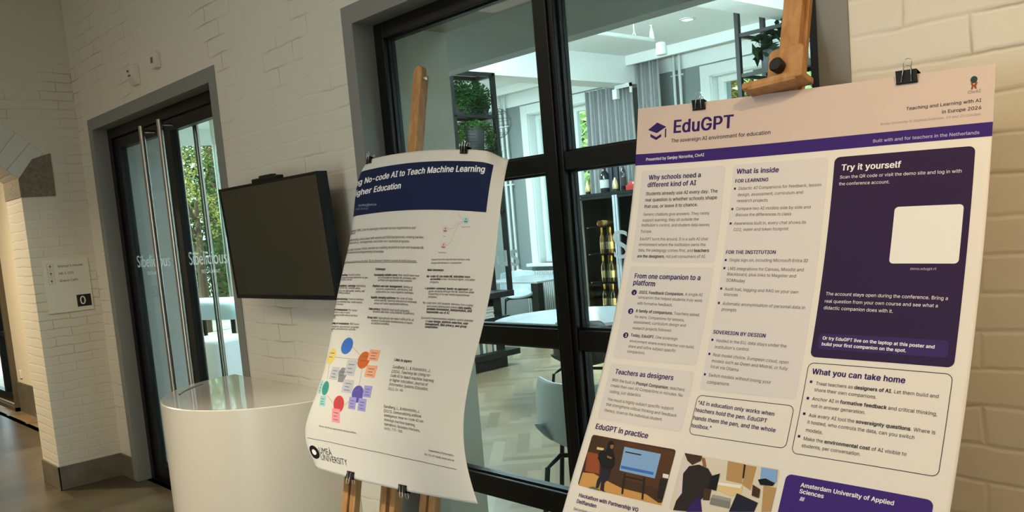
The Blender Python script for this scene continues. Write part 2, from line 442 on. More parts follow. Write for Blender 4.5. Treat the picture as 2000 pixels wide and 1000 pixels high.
def adv(txt, st):
    if not txt: return 0.
    return text_geo(txt+'.', st)[0][:, 0].max()-text_geo('.', st)[0][:, 0].max()
def rich(txt, st):
    """text with *bold* spans -> verts, faces, natural width"""
    bold = {'R': 'B', 'I': 'B', 'M': 'B'}.get(st, st)
    x = 0.; VV = []; FF = []; n = 0; w = 0
    for i, seg in enumerate(txt.split('*')):
        if not seg: continue
        s = bold if i % 2 else st
        V, Fc = text_geo(seg, s)
        if len(V):
            VV.append(V+np.array([x, 0, 0])); FF += [tuple(n+q for q in f) for f in Fc]; n += len(V); w = VV[-1][:, 0].max()
        x += adv(seg, s)
    return (np.concatenate(VV) if VV else np.zeros((0, 3))), FF, w, x
def flat_text(mb, txt, st, origin, ux, uz, width=None, height=None, align='L', mi=0, depth=None):
    """lettering on a flat face; ux, uz = unit vectors along and up; width fits the line"""
    V, Fc, w, _ = rich(txt, st)
    hx = text_geo('H', st)[0][:, 1].max()
    sy = height/hx if height else width/w
    sx = width/w if width else sy
    o = Vector(origin); ux = Vector(ux); uz = Vector(uz)
    dx = -w*sx if align == 'R' else (-w*sx/2 if align == 'C' else 0)
    nn = ux.cross(uz)*.00006
    mb.add([o+ux*(v[0]*sx+dx)+uz*(v[1]*sy)+nn*v[2] for v in V], Fc, mi)
    return mb
# ================================================================== the setting
WT = .41                       # wall thickness between hall and dining room
def wall_with_holes(mb, x0, x1, y0, y1, z1, holes):
    xs = x0
    for (a, b, c, d) in sorted(holes):
        if a > xs: mb.box((xs, y0, 0), (a, y1, z1))
        if c > 0: mb.box((a, y0, 0), (b, y1, c))
        if d < z1: mb.box((a, y0, d), (b, y1, z1))
        xs = b
    if xs < x1: mb.box((xs, y0, 0), (x1, y1, z1))
# hall floor, dining floor, ceilings
struct(MB().box((-14, -4.6, -.12), (3.2, .1, 0)).build('floor', TILE))
struct(MB().box((-14, -4.6, 3.32), (3.2, WT, 3.6)).build('ceiling', PLASTER))
w = MB(); wall_with_holes(w, -6.3, 3.1, 0, WT, 3.32, [(-6.07, -4.152, 0, 2.41), (-2.96, -.945, 0, 2.41)])
struct(w.build('wall_back', BRICK_X))
struct(MB().box((3.0, -4.6, 0), (3.2, 0, 3.32)).build('wall_right', BRICK_Y))
w = MB(); wall_with_holes(w, -14, 3.2, -4.6, -4.4, 3.32, [(-2.1, -.6, 0, 2.5)])  # unseen opening, put in to let soft sky light into the hall
struct(w.build('wall_front', BRICK_X))
# left wall with its segmental arch
XA, XB = -6.3, -6.69
AY0, AY1 = -.4, -2.4           # jambs of the arch
SPZ = 2.07
rise = .42; half = (AY0-AY1)/2; R = (half*half+rise*rise)/(2*rise); cyc = (AY0+AY1)/2; czc = SPZ+rise-R
a_end = math.asin(half/R)
NA = 22
arc = [(cyc+R*math.sin(a_end-2*a_end*i/NA), czc+R*math.cos(a_end-2*a_end*i/NA)) for i in range(NA+1)]
w = MB()
w.box((XB, AY0, 0), (XA, WT, 3.32)); w.box((XB, -4.4, 0), (XA, AY1, 3.32))
for i in range(NA):
    (ya, za), (yb, zb) = arc[i], arc[i+1]
    w.add([(XB, ya, za), (XB, yb, zb), (XB, yb, 3.32), (XB, ya, 3.32), (XA, ya, za), (XA, yb, zb), (XA, yb, 3.32), (XA, ya, 3.32)],
          [(0, 1, 2, 3), (7, 6, 5, 4), (0, 4, 5, 1)])
struct(w.build('wall_left', BRICK_Y, fix=False))
# ring of brick voussoirs over the arch, on both skewback stones
w = MB(); RT = .235
nv = 26
for i in range(nv):
    a0 = a_end-2*a_end*(i+.02)/nv; a1 = a_end-2*a_end*(i+.98)/nv
    P = []
    for (rr, aa) in ((R, a0), (R, a1), (R+RT, a1), (R+RT, a0)):
        P.append((XA-.04, cyc+rr*math.sin(aa), czc+rr*math.cos(aa)))
    w.prism(P, (.045, 0, 0))
struct(w.build('trim_3', mat('painted_arch_brick', (208, 206, 200), .5, bump=(30, .3)), bevel=.004))
for s, y in ((1, AY0), (-1, AY1)):
    w = MB(); sn, cn = math.sin(a_end), math.cos(a_end)
    P = [(XB-.008, y-.004*s, 1.955), (XB-.008, y+.205*s, 1.955), (XB-.008, y+.205*s, 2.235), (XB-.008, y+RT*sn*s*.55, SPZ+RT*cn*.78), (XB-.008, y-.004*s, SPZ+.0)]
    if s < 0: P = P[::-1]
    w.prism(P, (XA-XB+.016, 0, 0))
    struct(w.build('trim_4' if s > 0 else 'trim_5', STONE))
# skirtings
B_ = .012
struct(MB().box((XA, AY0-B_, 0), (XA+B_, 0, .16)).box((XB, AY0-B_, 0), (XA+B_, AY0, .16)).build('baseboard_left', SKIRT, bevel=.003))
struct(MB().box((XA, -B_, 0), (-6.083, 0, .16)).box((-4.14, -B_, 0), (-2.972, 0, .16)).box((-.932, -B_, 0), (3.0, 0, .16)).build('baseboard_back', SKIRT, bevel=.003))

# ---- door to the restaurant
def surround(name, x0, x1, i0, i1, zo, zi, depth):
    t = MB()
    for a, b in ((x0, i0), (i1, x1)): t.box((a, -.006, 0), (b, depth, zo))
    t.box((i0, -.006, zi), (i1, depth, zo))
    struct(t.build(name, TRIM, bevel=.002))
surround('trim_1', -6.083, -4.14, -6.007, -4.214, 2.42, 2.347, .5)
surround('trim_2', -2.972, -.932, -2.9, -1.007, 2.42, 2.347, .45)
struct(MB().box((-6.3, WT, 0), (-6.0, .5, 3.0)).box((-6.006, .16, 0), (-5.996, .5, 2.347)).build('wall_pier', ROUGHPLASTER))
struct(MB().box((-3.02, WT, 0), (-2.905, .412, 2.347)).box((-2.901, .17, 0), (-2.893, .45, 2.347)).build('trim_6', mat('jamb_plaster', (176, 172, 158), .8, bump=(60, .08))))

door = thing('door_1', None, None, (-5.11, .12, 0), kind='structure')
f = MB()
f.box((-6.007, .085, 0), (-5.955, .165, 2.347)).box((-4.266, .085, 0), (-4.214, .165, 2.347)).box((-5.955, .085, 2.285), (-4.266, .165, 2.347)).box((-5.955, .085, 0), (-4.266, .165, .012))
f.build('frame', BLACKMETAL, door, bevel=.002)
def leaf(x0, x1):
    l = MB(); s = .085
    l.box((x0, .1, .015), (x0+s, .15, 2.28)).box((x1-s, .1, .015), (x1, .15, 2.28)).box((x0+s, .1, 2.215), (x1-s, .15, 2.28)).box((x0+s, .1, .015), (x1-s, .15, .12))
    o = l.build('door_leaf', BLACKMETAL, door, bevel=.002)
    MB().box((x0+s, .122, .12), (x1-s, .13, 2.215)).build('pane', GLASS, o)
    return o
LL = leaf(-5.952, -5.115); LR = leaf(-5.105, -4.268)
def pull(x, y, side):
    h = MB(); h.tube([(x, y, .28), (x, y, 2.27)], .0165, 14)
    for z in (.5, 2.24): h.tube([(x, y, z), (x, .125 if side < 0 else .13, z)], .009, 8)
    return h
pull(-5.235, .02, -1).build('pull_handle', STEEL, LL, smooth=True)
pull(-4.955, .02, -1).build('pull_handle', STEEL, LR, smooth=True)
pull(-4.955, .225, 1).build('pull_handle', STEEL, LR, smooth=True)
pull(-5.235, .225, 1).build('pull_handle', STEEL, LL, smooth=True)
DECAL = vinyl_mat('white_vinyl', (245, 248, 248))
DECAL2 = vinyl_mat('pale_vinyl', (214, 226, 228))
for L_, xa, xb, mm in ((LR, -5.025, -4.515, DECAL), (LL, -5.865, -5.305, DECAL2)):
    t = MB(); flat_text(t, 'Sibelicious', 'S', (xa, .1195, 1.44), (1, 0, 0), (0, 0, 1), width=xb-xa, height=.075)
    flat_text(t, 'RESTAURANT', 'S', (xa+.16, .1195, 1.39), (1, 0, 0), (0, 0, 1), width=.25, height=.02)
    t.build('lettering', mm, L_, fix=False)

# ---- big window with six panes
win = thing('window_1', None, None, (-1.95, .12, 0), kind='structure')
X0, X1 = -2.9, -1.007
FY0, FY1 = .09, .142
MX0, MX1 = -2.012, -1.925
f = MB()
f.box((X0, FY0, 0), (X0+.06, FY1, 2.347)).box((X1-.07, FY0, 0), (X1, FY1, 2.347)).box((X0+.06, FY0, 2.285), (X1-.07, FY1, 2.347)).box((X0+.06, FY0, 0), (X1-.07, FY1, .07))
f.build('frame', BLACKMETAL, win, bevel=.003)
MB().box((MX0, FY0-.004, .07), (MX1, FY1, 2.285)).box((MX0+.02, FY0-.012, .07), (MX1-.02, FY0-.004, 2.285)).build('mullion', BLACKMETAL, win, bevel=.003)
TZ = [(.525, .604), (1.108, 1.173), (1.688, 1.745)]
for (a, b) in TZ:
    for (xa, xb) in ((X0+.06, MX0), (MX1, X1-.07)):
        MB().box((xa, FY0, a), (xb, FY1, b)).build('transom', BLACKMETAL, win, bevel=.003)
zs = [.07]+[q for t in TZ for q in t]+[2.285]
for (xa, xb) in ((X0+.06, MX0), (MX1, X1-.07)):
    for k in range(0, 8, 2):
        za, zb = zs[k], zs[k+1]
        # glazing beads carry the pane
        bd = MB(); e = .007
        bd.box((xa, FY0+.02, za), (xa+e, FY1, zb)).box((xb-e, FY0+.02, za), (xb, FY1, zb)).box((xa+e, FY0+.02, za), (xb-e, FY1, za+e)).box((xa+e, FY0+.02, zb-e), (xb-e, FY1, zb))
        o = bd.build('glazing_bead', BLACKMETAL, win)
        MB().box((xa+e, .122, za+e), (xb-e, .128, zb-e)).build('pane', GLASS, o)
for (xr, wd, zb_) in ((-2.205, .62, 1.385), (-1.12, .66, 1.400)):
    t = MB(); flat_text(t, 'Sibelicious', 'S', (xr, .1205, zb_), (1, 0, 0), (0, 0, 1), width=wd, height=.085, align='R')
    t.build('lettering', DECAL2, win, fix=False)

# ================================================================== hall furniture
# ---- television
tv = thing('television', 'black wall-mounted television, switched off, between the glass door and the window', 'television', (-3.484, -.1, 1.28))
TX0, TX1 = -3.934, -3.034
def tvp(x, z, d=0.):            # slightly tipped forward screen plane
    k = (z-1.285)/.515; return (x, -.118-.03*k+d, z)
t = MB()
def slab(x0, x1, z0, z1, d0, d1): 
    t.add([tvp(x0, z0, d0), tvp(x1, z0, d0), tvp(x1, z1, d0), tvp(x0, z1, d0), tvp(x0, z0, d1), tvp(x1, z0, d1), tvp(x1, z1, d1), tvp(x0, z1, d1)],
          [(0, 1, 2, 3), (7, 6, 5, 4), (0, 4, 5, 1), (1, 5, 6, 2), (2, 6, 7, 3), (3, 7, 4, 0)])
slab(TX0, TX1, 1.285, 1.80, .004, .045)
slab(TX0, TX0+.012, 1.285, 1.80, 0, .004); slab(TX1-.012, TX1, 1.285, 1.80, 0, .004); slab(TX0+.012, TX1-.012, 1.788, 1.80, 0, .004); slab(TX0+.012, TX1-.012, 1.285, 1.303, 0, .004)
t.build('bezel', BLACK, tv)
t = MB(); slab(TX0+.012, TX1-.012, 1.303, 1.788, .002, .006)
t.build('screen', mat('dark_screen', (44, 40, 35), .12, spec=1.0, coat=.4), tv)
MB().bar((-3.60, -.13, 1.808), (-3.36, -.13, 1.808), .03, .018, (0, 1, 0)).bar((-3.53, -.13, 1.82), (-3.42, -.13, 1.82), .03, .012, (0, 1, 0)).build('sensor_bar', BLACK, tv, bevel=.004)
MB().box((-3.62, -.075, 1.42), (-3.35, -.0, 1.66)).build('wall_bracket', BLACK, tv)

# ---- half-round counter against the wall
cx, cr, ch = -3.765, .56, .865
ct = thing('reception_counter', 'white half-round reception counter standing under the television', 'counter', (cx, -.3, 0))
N_ = 48
def dring(r, z, y0=-.002): return [(cx+r*math.cos(PI+PI*i/N_), y0+r*math.sin(PI+PI*i/N_)*1.0, z) for i in range(N_+1)]
b = MB(); lev = [(cr-.03, 0), (cr-.03, .05), (cr, .05), (cr, ch-.004), (cr-.004, ch)]
b.grid([dring(r, z) for r, z in lev]); b.add([(cx-cr, -.002, 0), (cx+cr, -.002, 0), (cx+cr, -.002, ch), (cx-cr, -.002, ch)], [(0, 1, 2, 3)])
b.build('body', WHITE_LACQUER, ct, smooth=True)
b = MB(); ring = dring(cr-.004, ch+.0005); b.add(ring, [tuple(range(len(ring)))])
b.build('counter_top', COUNTER_TOP, ct)
b = MB(); ra = .487
pts = [(cx+ra*math.cos(a), ra*math.sin(a), ch-.0005) for a in [PI+1.01-.52*i/14 for i in range(15)]]
b.tube(pts, .006, 8); b.build('cable_slot', mat('slot_brown', (120, 92, 76), .6), ct)

# ---- wayfinding plate on the side wall
sg = thing('wall_sign', 'white wayfinding plate with three arrows and a black 0 on the side wall', 'sign', (XA, -.19, 1.18))
SX = XA+.006
MB().box((XA, -.335, 1.18), (SX, -.05, 1.535)).build('plate', mat('sign_white', (222, 216, 200), .4), sg, bevel=.002)
INK = mat('black_ink', (28, 26, 28), .6)
UY, UZ = (0, 1, 0), (0, 0, 1)
for k, s in enumerate(("Bishop's House", 'Hb 1.035', 'Grand Cafe')):
    t = MB(); flat_text(t, s, 'R', (SX+.0008, -.243, 1.482-.0485*k), UY, UZ, height=.0155)
    t.build('sign_text', INK, sg, fix=False)
for k in range(3):
    z = 1.49-.0485*k; yc = -.29
    a = MB(); q = SX+.0008
    a.add([(q, yc-.0017, z-.011), (q, yc+.0017, z-.011), (q, yc+.0017, z+.006), (q, yc-.0017, z+.006)], [(0, 1, 2, 3)])
    a.add([(q, yc, z+.011), (q, yc-.010, z+.001), (q, yc-.0065, z+.0005), (q, yc, z+.0065), (q, yc+.0065, z+.0005), (q, yc+.010, z+.001)], [(0, 1, 2, 3), (0, 3, 4, 5)])
    for (ya, yb, za, zb) in ((-.019, .019, .0185, .0195), (-.019, .019, -.0195, -.0185), (-.0195, -.0185, -.019, .019), (.0185, .0195, -.019, .019)):
        a.add([(q, yc+ya, z+za), (q, yc+yb, z+za), (q, yc+yb, z+zb), (q, yc+ya, z+zb)], [(0, 1, 2, 3)])
    a.build('arrow_symbol', INK, sg, fix=False)
o = MB().box((SX, -.152, 1.208), (SX+.0008, -.062, 1.288)).build('number_panel', mat('sign_black', (16, 15, 16), .5), sg)
t = MB(); flat_text(t, '0', 'S', (SX+.0014, -.136, 1.222), UY, UZ, height=.055); t.build('number', mat('sign_number', (230, 228, 220), .5), o, fix=False)

# ---- little boxes over the door
s = thing('motion_sensor', 'white motion sensor with slanted lower face on the brick above the door', 'sensor', (-5.145, 0, 2.49))
MB().prism([(-5.19, 0, 2.60), (-5.19, -.03, 2.60), (-5.19, -.045, 2.53), (-5.19, -.02, 2.49), (-5.19, 0, 2.49)], (.09, 0, 0)).build('housing', mat('sensor_white', (222, 214, 196), .5), s, bevel=.004)
LG = mat('lens_grey', (110, 104, 94), .4)
MB().box((-5.15, -.05, 2.535), (-5.13, -.04, 2.545)).build('lens', LG, s)
MB().box((-5.17, -.047, 2.565), (-5.16, -.038, 2.575)).build('lens', LG, s)
s = thing('wall_switch', 'small white box with a grey square window, higher up beside the motion sensor', 'switch', (-4.815, 0, 2.525))
MB().box((-4.85, -.03, 2.525), (-4.78, 0, 2.61)).build('housing', MATS['sensor_white'], s, bevel=.004)
MB().box((-4.84, -.033, 2.555), (-4.815, -.03, 2.585)).build('indicator', MATS['lens_grey'], s)

# ---- beyond the arch: the corridor goes on along the same wall
w = MB(); wall_with_holes(w, -14, XB, .25, .45, 3.32, [(-12.6, -10.12, .04, 2.6)])
struct(w.build('wall_passage', WARMPLASTER))
struct(MB().box((-10.1, .238, 0), (XB, .25, .31)).build('baseboard_passage', SKIRT))
struct(MB().box((-14.2, -4.6, 0), (-14, .45, 3.32)).build('wall_end', WARMPLASTER))
w2 = thing('window_2', None, None, (-11.3, .3, 0), kind='structure')
f = MB(); f.box((-12.6, .27, .04), (-12.5, .34, 2.6)).box((-10.22, .27, .04), (-10.12, .34, 2.6)).box((-12.5, .27, 2.5), (-10.22, .34, 2.6)).box((-12.5, .27, .04), (-10.22, .34, .14))
f.build('frame', BLACKMETAL, w2, bevel=.003)
for x in (-10.75, -11.5): MB().box((x-.04, .27, .14), (x+.04, .34, 2.5)).build('mullion', BLACKMETAL, w2, bevel=.003)
for z in (.78, 1.28): MB().box((-12.5, .275, z-.03), (-10.22, .335, z+.03)).build('transom', BLACKMETAL, w2, bevel=.003)
MB().box((-12.5, .3, .14), (-10.22, .306, 2.5)).build('pane', GLASS_OUT, w2)
struct(MB().box((-10.12, .2, 0), (-10.07, .25, 2.66)).box((-12.65, .2, 0), (-10.07, .25, .04)).build('trim_7', mat('dark_reveal', (92, 82, 66), .6)))
o = thing('socket', 'cream wall socket low on the wall behind the arch', 'socket', (-9.9, .25, .36))
MB().box((-9.94, .236, .36), (-9.86, .25, .44)).build('cover_plate', WARMPLASTER, o, bevel=.003)

# layout of the printed sheets (millimetres from the upper left corner) and their surfaces (metres)
T2 = [["headline","violet",[["EduGPT","B",114.2,71.7,286.3,72.9]]],["tagline","ink",[["The sovereign AI environment for education","M",110.0,96.1,383.1,97.9]]],["presenter_line","white",[["Presented by Sanjay Noronha, CivAI","M",34.6,138.5,211.3,137.0]]],["heading","violet",[["Why schools need a","B",48.8,187.5,206.4,187.9],["different kind of AI","B",46.9,206.0,194.9,206.8]]],["paragraph","ink",[["Students already use AI every day. The","M",44.0,226.6,257.5,228.1],["real question is whether schools shape","M",43.3,242.4,258.1,243.6],["that use, or leave it to chance.","M",43.6,258.7,206.1,258.6]]],["paragraph","ink",[["Generic chatbots give answers. They rarely","R",43.0,278.2,241.5,280.0],["support learning, they sit outside the","R",42.6,292.8,213.3,293.6],["institution's control, and student data leaves","R",41.8,305.2,245.3,307.8],["Europe.","R",42.4,320.9,77.6,321.1]]],["paragraph","ink",[["EduGPT turns this around. It is a safe AI chat","R",42.2,339.7,246.2,341.5],["environment where the institution owns the","R",42.0,353.7,241.9,355.2],["data, the pedagogy comes first, and *teachers*","R",41.9,367.7,253.5,369.1],["*are the designers*, not just consumers of AI.","R",42.0,382.7,247.0,383.2]]],["heading","violet",[["What is inside","B",303.7,186.0,410.1,189.3]]],["subheading","violet",[["FOR LEARNING","B",301.9,207.4,386.7,208.7]]],["bullet_text","ink",[["Didactic AI Companions for feedback, lesson","R",312.7,224.9,512.3,228.1],["design, assessment, curriculum and","R",312.1,239.6,471.8,242.4],["research projects","R",311.5,253.7,390.1,256.0]]],["bullet_text","ink",[["Compare two AI models side by side and","R",311.5,272.4,493.0,276.6],["discuss the differences in class","R",311.6,286.5,450.0,290.0]]],["bullet_text","ink",[["Awareness built in, every chat shows its","R",310.9,306.6,486.5,310.1],["CO2, water and token footprint","R",311.8,321.2,447.4,323.1]]],["subheading","violet",[["FOR THE INSTITUTION","B",299.3,374.0,424.4,375.4]]],["bullet_text","ink",[["Single sign on, including Microsoft Entra ID","R",310.6,391.5,501.4,394.5]]],["bullet_text","ink",[["LMS integrations for Canvas, Moodle and","R",310.7,411.5,494.7,414.2],["Blackboard, plus links to Magister and","R",310.6,423.9,479.1,427.8],["SOMtoday","R",310.9,438.2,359.4,439.6]]],["bullet_text","ink",[["Audit trail, logging and RAG on your own","R",310.5,457.9,489.7,462.5],["sources","R",310.5,470.2,346.1,471.4]]],["bullet_text","ink",[["Automatic anonymisation of personal data in","R",311.2,491.3,509.2,495.2],["prompts","R",310.9,504.6,349.2,505.8]]],["subheading","violet",[["SOVEREIGN BY DESIGN","B",299.9,557.0,430.6,559.4]]],["bullet_text","ink",[["Hosted in the EU, data stays under the","R",311.7,575.4,482.1,578.3],["institution's control","R",311.6,590.0,397.3,590.5]]],["bullet_text","ink",[["Real model choice, European cloud, open","R",310.6,607.6,493.3,612.2],["models such as Qwen and Mistral, or fully","R",310.4,621.2,493.9,625.3],["local via Ollama","R",310.6,633.8,381.6,636.9]]],["bullet_text","ink",[["Switch models without losing your","R",309.7,653.3,462.5,656.6],["companions","R",309.7,669.3,365.9,669.5]]],["heading","violet",[["From one companion to a","B",43.2,433.8,241.2,435.5],["platform","B",42.7,450.4,112.6,452.8]]],["numbered_item","ink",[["*2023, Feedback Companion.* A single AI","R",67.0,471.4,254.3,473.0],["companion that helped students truly work","R",66.4,483.6,256.4,486.4],["with formative feedback.","R",67.2,498.4,175.5,499.1]]],["numbered_item","ink",[["*A family of companions.* Teachers asked","R",67.6,516.9,254.4,519.4],["for more. Companions for lessons,","R",67.8,531.2,216.9,533.0],["assessment, curriculum design and","R",67.1,544.4,223.3,545.3],["research projects followed.","R",67.5,559.1,186.8,558.8]]],["numbered_item","ink",[["*Today, EduGPT.* One sovereign","R",66.7,576.6,207.4,577.9],["environment where every teacher can build,","R",67.2,590.8,258.3,593.8],["share and refine subject specific","R",66.8,604.0,209.9,605.5],["companions.","R",66.3,616.7,122.8,617.2]]],["heading","violet",[["Teachers as designers","B",43.7,670.5,219.6,670.0]]],["paragraph","ink",[["With the built in *Prompt Companion*, teachers","R",40.0,689.5,256.5,692.4],["create their own AI Companions in minutes. No","R",40.1,702.7,255.3,705.4],["coding, just didactics.","R",40.9,717.6,140.5,717.4]]],["paragraph","ink",[["The result is highly subject specific support","R",40.6,737.3,239.2,737.9],["that strengthens critical thinking and feedback","R",40.6,749.6,251.7,752.3],["literacy, down to the individual student.","R",40.1,764.1,216.4,765.6]]],["quote_text","violet",[["“AI in education only works when","M",298.1,717.6,483.9,722.2],["teachers hold the pen. EduGPT","M",296.4,733.8,471.1,738.2],["hands them the pen, and the whole","M",295.7,751.9,494.1,755.1],["toolbox.”","M",295.6,769.5,346.8,769.6]]],["heading","violet",[["EduGPT in practice","B",26.6,808.9,189.0,810.1]]],["heading","white",[["Try it yourself","B",553.2,196.7,676.3,199.3]]],["paragraph","white",[["Scan the QR code or visit the demo site and log in with","R",551.5,214.5,791.3,218.4],["the conference account.","R",550.9,229.1,655.8,231.4]]],["web_address","lilac",[["demo.edugpt.nl","R",712.9,411.0,761.9,410.7]]],["event_name","ink",[["Teaching and Learning with AI","M",679.0,77.5,818.7,76.8],["in Europe 2026","M",747.8,92.8,819.4,91.9]]],["event_details","grey",[["Breda University of Applied Sciences, 19 and 20 October","R",629.4,104.5,819.2,104.3]]],["band_text","lilac",[["Built with and for teachers in the Netherlands","M",615.7,140.8,818.5,142.8]]],["emblem_text","grey",[["CivAI","M",793.4,57.4,817.1,56.5]]],["paragraph","white",[["The account stays open during the conference. Bring a","R",550.1,464.6,788.2,468.4],["real question from your own course and see what a","R",549.7,480.1,771.9,483.1],["didactic companion does with it.","R",549.7,494.0,690.2,496.8]]],["paragraph","white",[["Or try EduGPT live on the laptop at this poster and","B",557.4,556.6,775.2,561.1],["build your first companion on the spot.","B",557.4,568.9,725.0,571.7]]],["heading","violet",[["What you can take home","B",547.4,628.4,731.3,630.5]]],["bullet_text","ink",[["Treat teachers as *designers of AI*. Let them build and","R",559.2,650.1,793.8,651.9],["share their own companions.","R",558.5,662.8,683.1,665.6]]],["bullet_text","ink",[["Anchor AI in *formative feedback* and critical thinking,","R",557.4,681.4,795.6,684.2],["not in answer generation.","R",557.6,695.5,666.7,697.0]]],["bullet_text","ink",[["Ask every AI tool the *sovereignty questions*. Where is","R",556.8,715.1,797.3,717.7],["it hosted, who controls the data, can you switch","R",556.6,729.1,762.6,731.7],["models.","R",556.3,745.2,592.0,746.3]]],["bullet_text","ink",[["Make the *environmental cost* of AI visible to","R",555.4,762.8,753.8,764.0],["students, per conversation.","R",554.8,776.8,672.1,777.0]]],["heading","white",[["Amsterdam University of Applied","B",570.6,854.5,747.4,856.1],["Sciences","B",570.5,866.9,619.5,868.2]]],["quote_mark","lilac",[["“","B",573.0,892.5,584.0,892.7]]],["caption_title","violet",[["Hackathon with Partnership VO","B",36.7,976.8,216.9,976.9],["Delflanden","B",35.2,992.3,98.4,992.0]]],["caption_text","ink",[["Secondary schools and","R",31.8,1010.3,130.8,1008.8]]]]
S2 = [["icon","violet","poly",[[[64.3,41.0],[93.3,54.2],[64.5,68.8],[35.5,58.6]],[[43.8,69.2],[63.1,78.7],[78.2,71.4],[78.7,78.6],[63.6,86.5],[44.4,77.5]],[[89.6,59.5],[93.6,58.1],[94.3,80.8],[90.3,81.6]]]],["emblem","teal","ell",[[803.7,28.6,6.4,7.6]]],["emblem","rust","poly",[[[798.1,35.6],[800.7,32.8],[803.7,39.6],[808.0,33.8],[810.8,35.3],[808.4,42.4],[809.5,49.0],[805.8,47.4],[803.8,42.9],[802.2,49.1],[798.6,48.6],[800.2,42.4]]]],["bullets","violet","sq",[[303.3,221.3],[302.1,269.5],[302.0,303.3],[301.7,388.4],[301.5,407.1],[301.3,454.1],[301.4,487.2],[301.8,571.1],[301.2,603.3],[300.4,649.7],[548.8,644.5],[548.5,678.3],[547.0,710.2],[545.8,756.6]]],["qr_card","paper","box",[[671.1,281.5],[800.3,282.2],[799.1,401.1],[672.5,395.2]]],["callout","plum","box",[[549.5,540.2],[797.2,548.9],[799.8,578.1],[551.2,575.8]]],["number_dot","violet","ell",[[51.3,469.3,8.5,7.0],[51.4,515.5,8.5,7.0],[51.1,574.9,8.5,6.9]]]]
N2 = [["1",50.1,473.1,54.2,472.9],["2",49.6,519.3,55.0,519.1],["3",49.3,578.8,54.8,578.4]]
PH1 = [["umber",[[28.3,821.9],[281.6,826.6],[291.3,959.7],[27.7,956.3]]],["ochre",[[27.7,956.3],[29.0,918.5],[62.7,915.0],[100.8,923.2],[156.6,933.6],[227.4,934.6],[264.7,947.1],[290.7,944.7],[291.3,959.7]]],["rust",[[24.7,867.8],[58.0,867.0],[72.6,889.1],[79.9,913.5],[35.0,913.8]]],["sand",[[49.9,851.5],[71.6,851.2],[72.7,857.1],[51.0,857.4]]],["bark",[[129.4,826.5],[281.0,828.9],[287.6,915.0],[251.9,916.0],[149.2,911.6]]],["sky",[[131.0,838.5],[236.7,839.6],[238.1,895.9],[135.9,894.8]]],["blue",[[137.2,882.7],[230.9,882.9],[231.3,889.1],[137.5,889.5]]],["soot",[[137.3,848.5],[184.3,848.6],[185.0,851.4],[137.9,851.4]]],["soot",[[150.1,898.3],[156.2,898.1],[165.3,946.4],[159.7,946.9]]],["soot",[[207.2,898.5],[213.0,898.4],[223.1,948.2],[217.9,947.8]]],["soot",[[157.6,904.3],[210.8,904.2],[211.2,907.5],[158.1,907.7]]],["black",[[81.0,845.2],[80.6,833.7],[89.1,830.4],[97.4,835.2],[99.8,846.8],[100.4,852.7],[113.5,870.2],[117.0,884.6],[110.7,897.7],[82.6,899.5],[69.6,883.5],[62.5,878.5],[61.9,861.8],[71.4,855.8],[80.4,858.9]]],["skin",[[89.1,840.9],[98.0,839.0],[100.5,846.7],[95.8,850.5],[90.7,847.3]]],["skin",[[87.3,866.9],[103.4,868.8],[104.1,872.6],[91.3,872.3]]],["navy",[[82.4,899.0],[110.2,898.4],[112.3,918.2],[103.7,931.6],[107.9,948.6],[116.6,955.2],[106.7,956.2],[96.6,949.2],[92.7,927.6],[89.7,946.1],[81.7,947.6],[80.0,930.0],[83.2,917.4]]],["green",[[58.4,952.0],[73.9,945.5],[92.7,949.1],[100.2,956.0],[77.9,956.7]]],["soot",[[251.4,893.6],[282.8,894.2],[290.1,939.3],[258.4,937.2]]],["paper",[[256.2,881.4],[271.5,881.6],[273.4,890.3],[258.0,890.5]]]]
PH2 = [["cream",[[294.8,827.4],[543.8,832.6],[546.9,909.9],[308.5,958.4]]],["straw",[[404.5,829.0],[442.2,829.9],[448.7,870.9],[410.8,869.7]]],["straw",[[447.0,830.7],[471.5,830.9],[470.8,881.1],[449.0,872.1]]],["soot",[[442.2,829.9],[447.0,830.7],[449.9,858.9],[446.2,859.6]]],["blush",[[295.0,846.9],[326.1,850.2],[318.7,881.8],[317.1,928.6],[304.4,928.3]]],["umber",[[296.2,827.7],[342.1,827.9],[341.4,839.0],[323.3,851.2],[308.3,843.4]]],["skin",[[340.5,830.9],[350.1,832.2],[359.0,850.3],[349.6,849.1]]],["sand",[[392.7,875.6],[452.4,872.1],[451.8,892.5],[428.8,900.8],[397.5,892.1]]],["paper",[[394.4,876.6],[449.4,873.4],[447.1,880.3],[394.7,882.4]]],["soot",[[306.4,872.8],[316.5,854.5],[339.3,847.5],[363.6,852.3],[380.2,868.4],[380.0,892.6],[375.2,906.9],[364.4,922.2],[353.8,949.2],[305.5,959.0],[307.4,933.2],[316.3,915.2]]],["umber",[[367.3,895.0],[383.6,894.7],[385.7,918.2],[369.8,919.9]]],["violet",[[343.5,934.3],[361.6,912.1],[375.2,944.8],[339.4,952.1]]],["black",[[375.2,866.5],[394.1,857.9],[395.6,895.6],[373.8,893.8]]],["stone",[[389.3,904.3],[432.8,905.2],[433.0,911.6],[388.2,911.1]]],["stone2",[[387.6,911.2],[433.0,911.6],[435.2,925.4],[388.5,925.5]]],["navy",[[443.2,891.5],[492.7,902.1],[489.3,921.7],[435.6,932.6]]],["sky",[[482.2,830.2],[517.6,830.0],[520.6,855.5],[485.7,854.8]]],["black",[[481.2,856.1],[496.8,850.8],[518.4,857.1],[514.6,863.4],[488.5,865.6]]],["straw",[[496.1,865.7],[525.8,865.9],[527.2,914.0],[504.6,918.6]]],["umber",[[472.8,867.9],[490.9,874.8],[492.8,892.4],[476.1,890.5]]],["skin2",[[525.7,849.5],[545.2,849.8],[546.6,877.0],[533.1,874.6]]]]
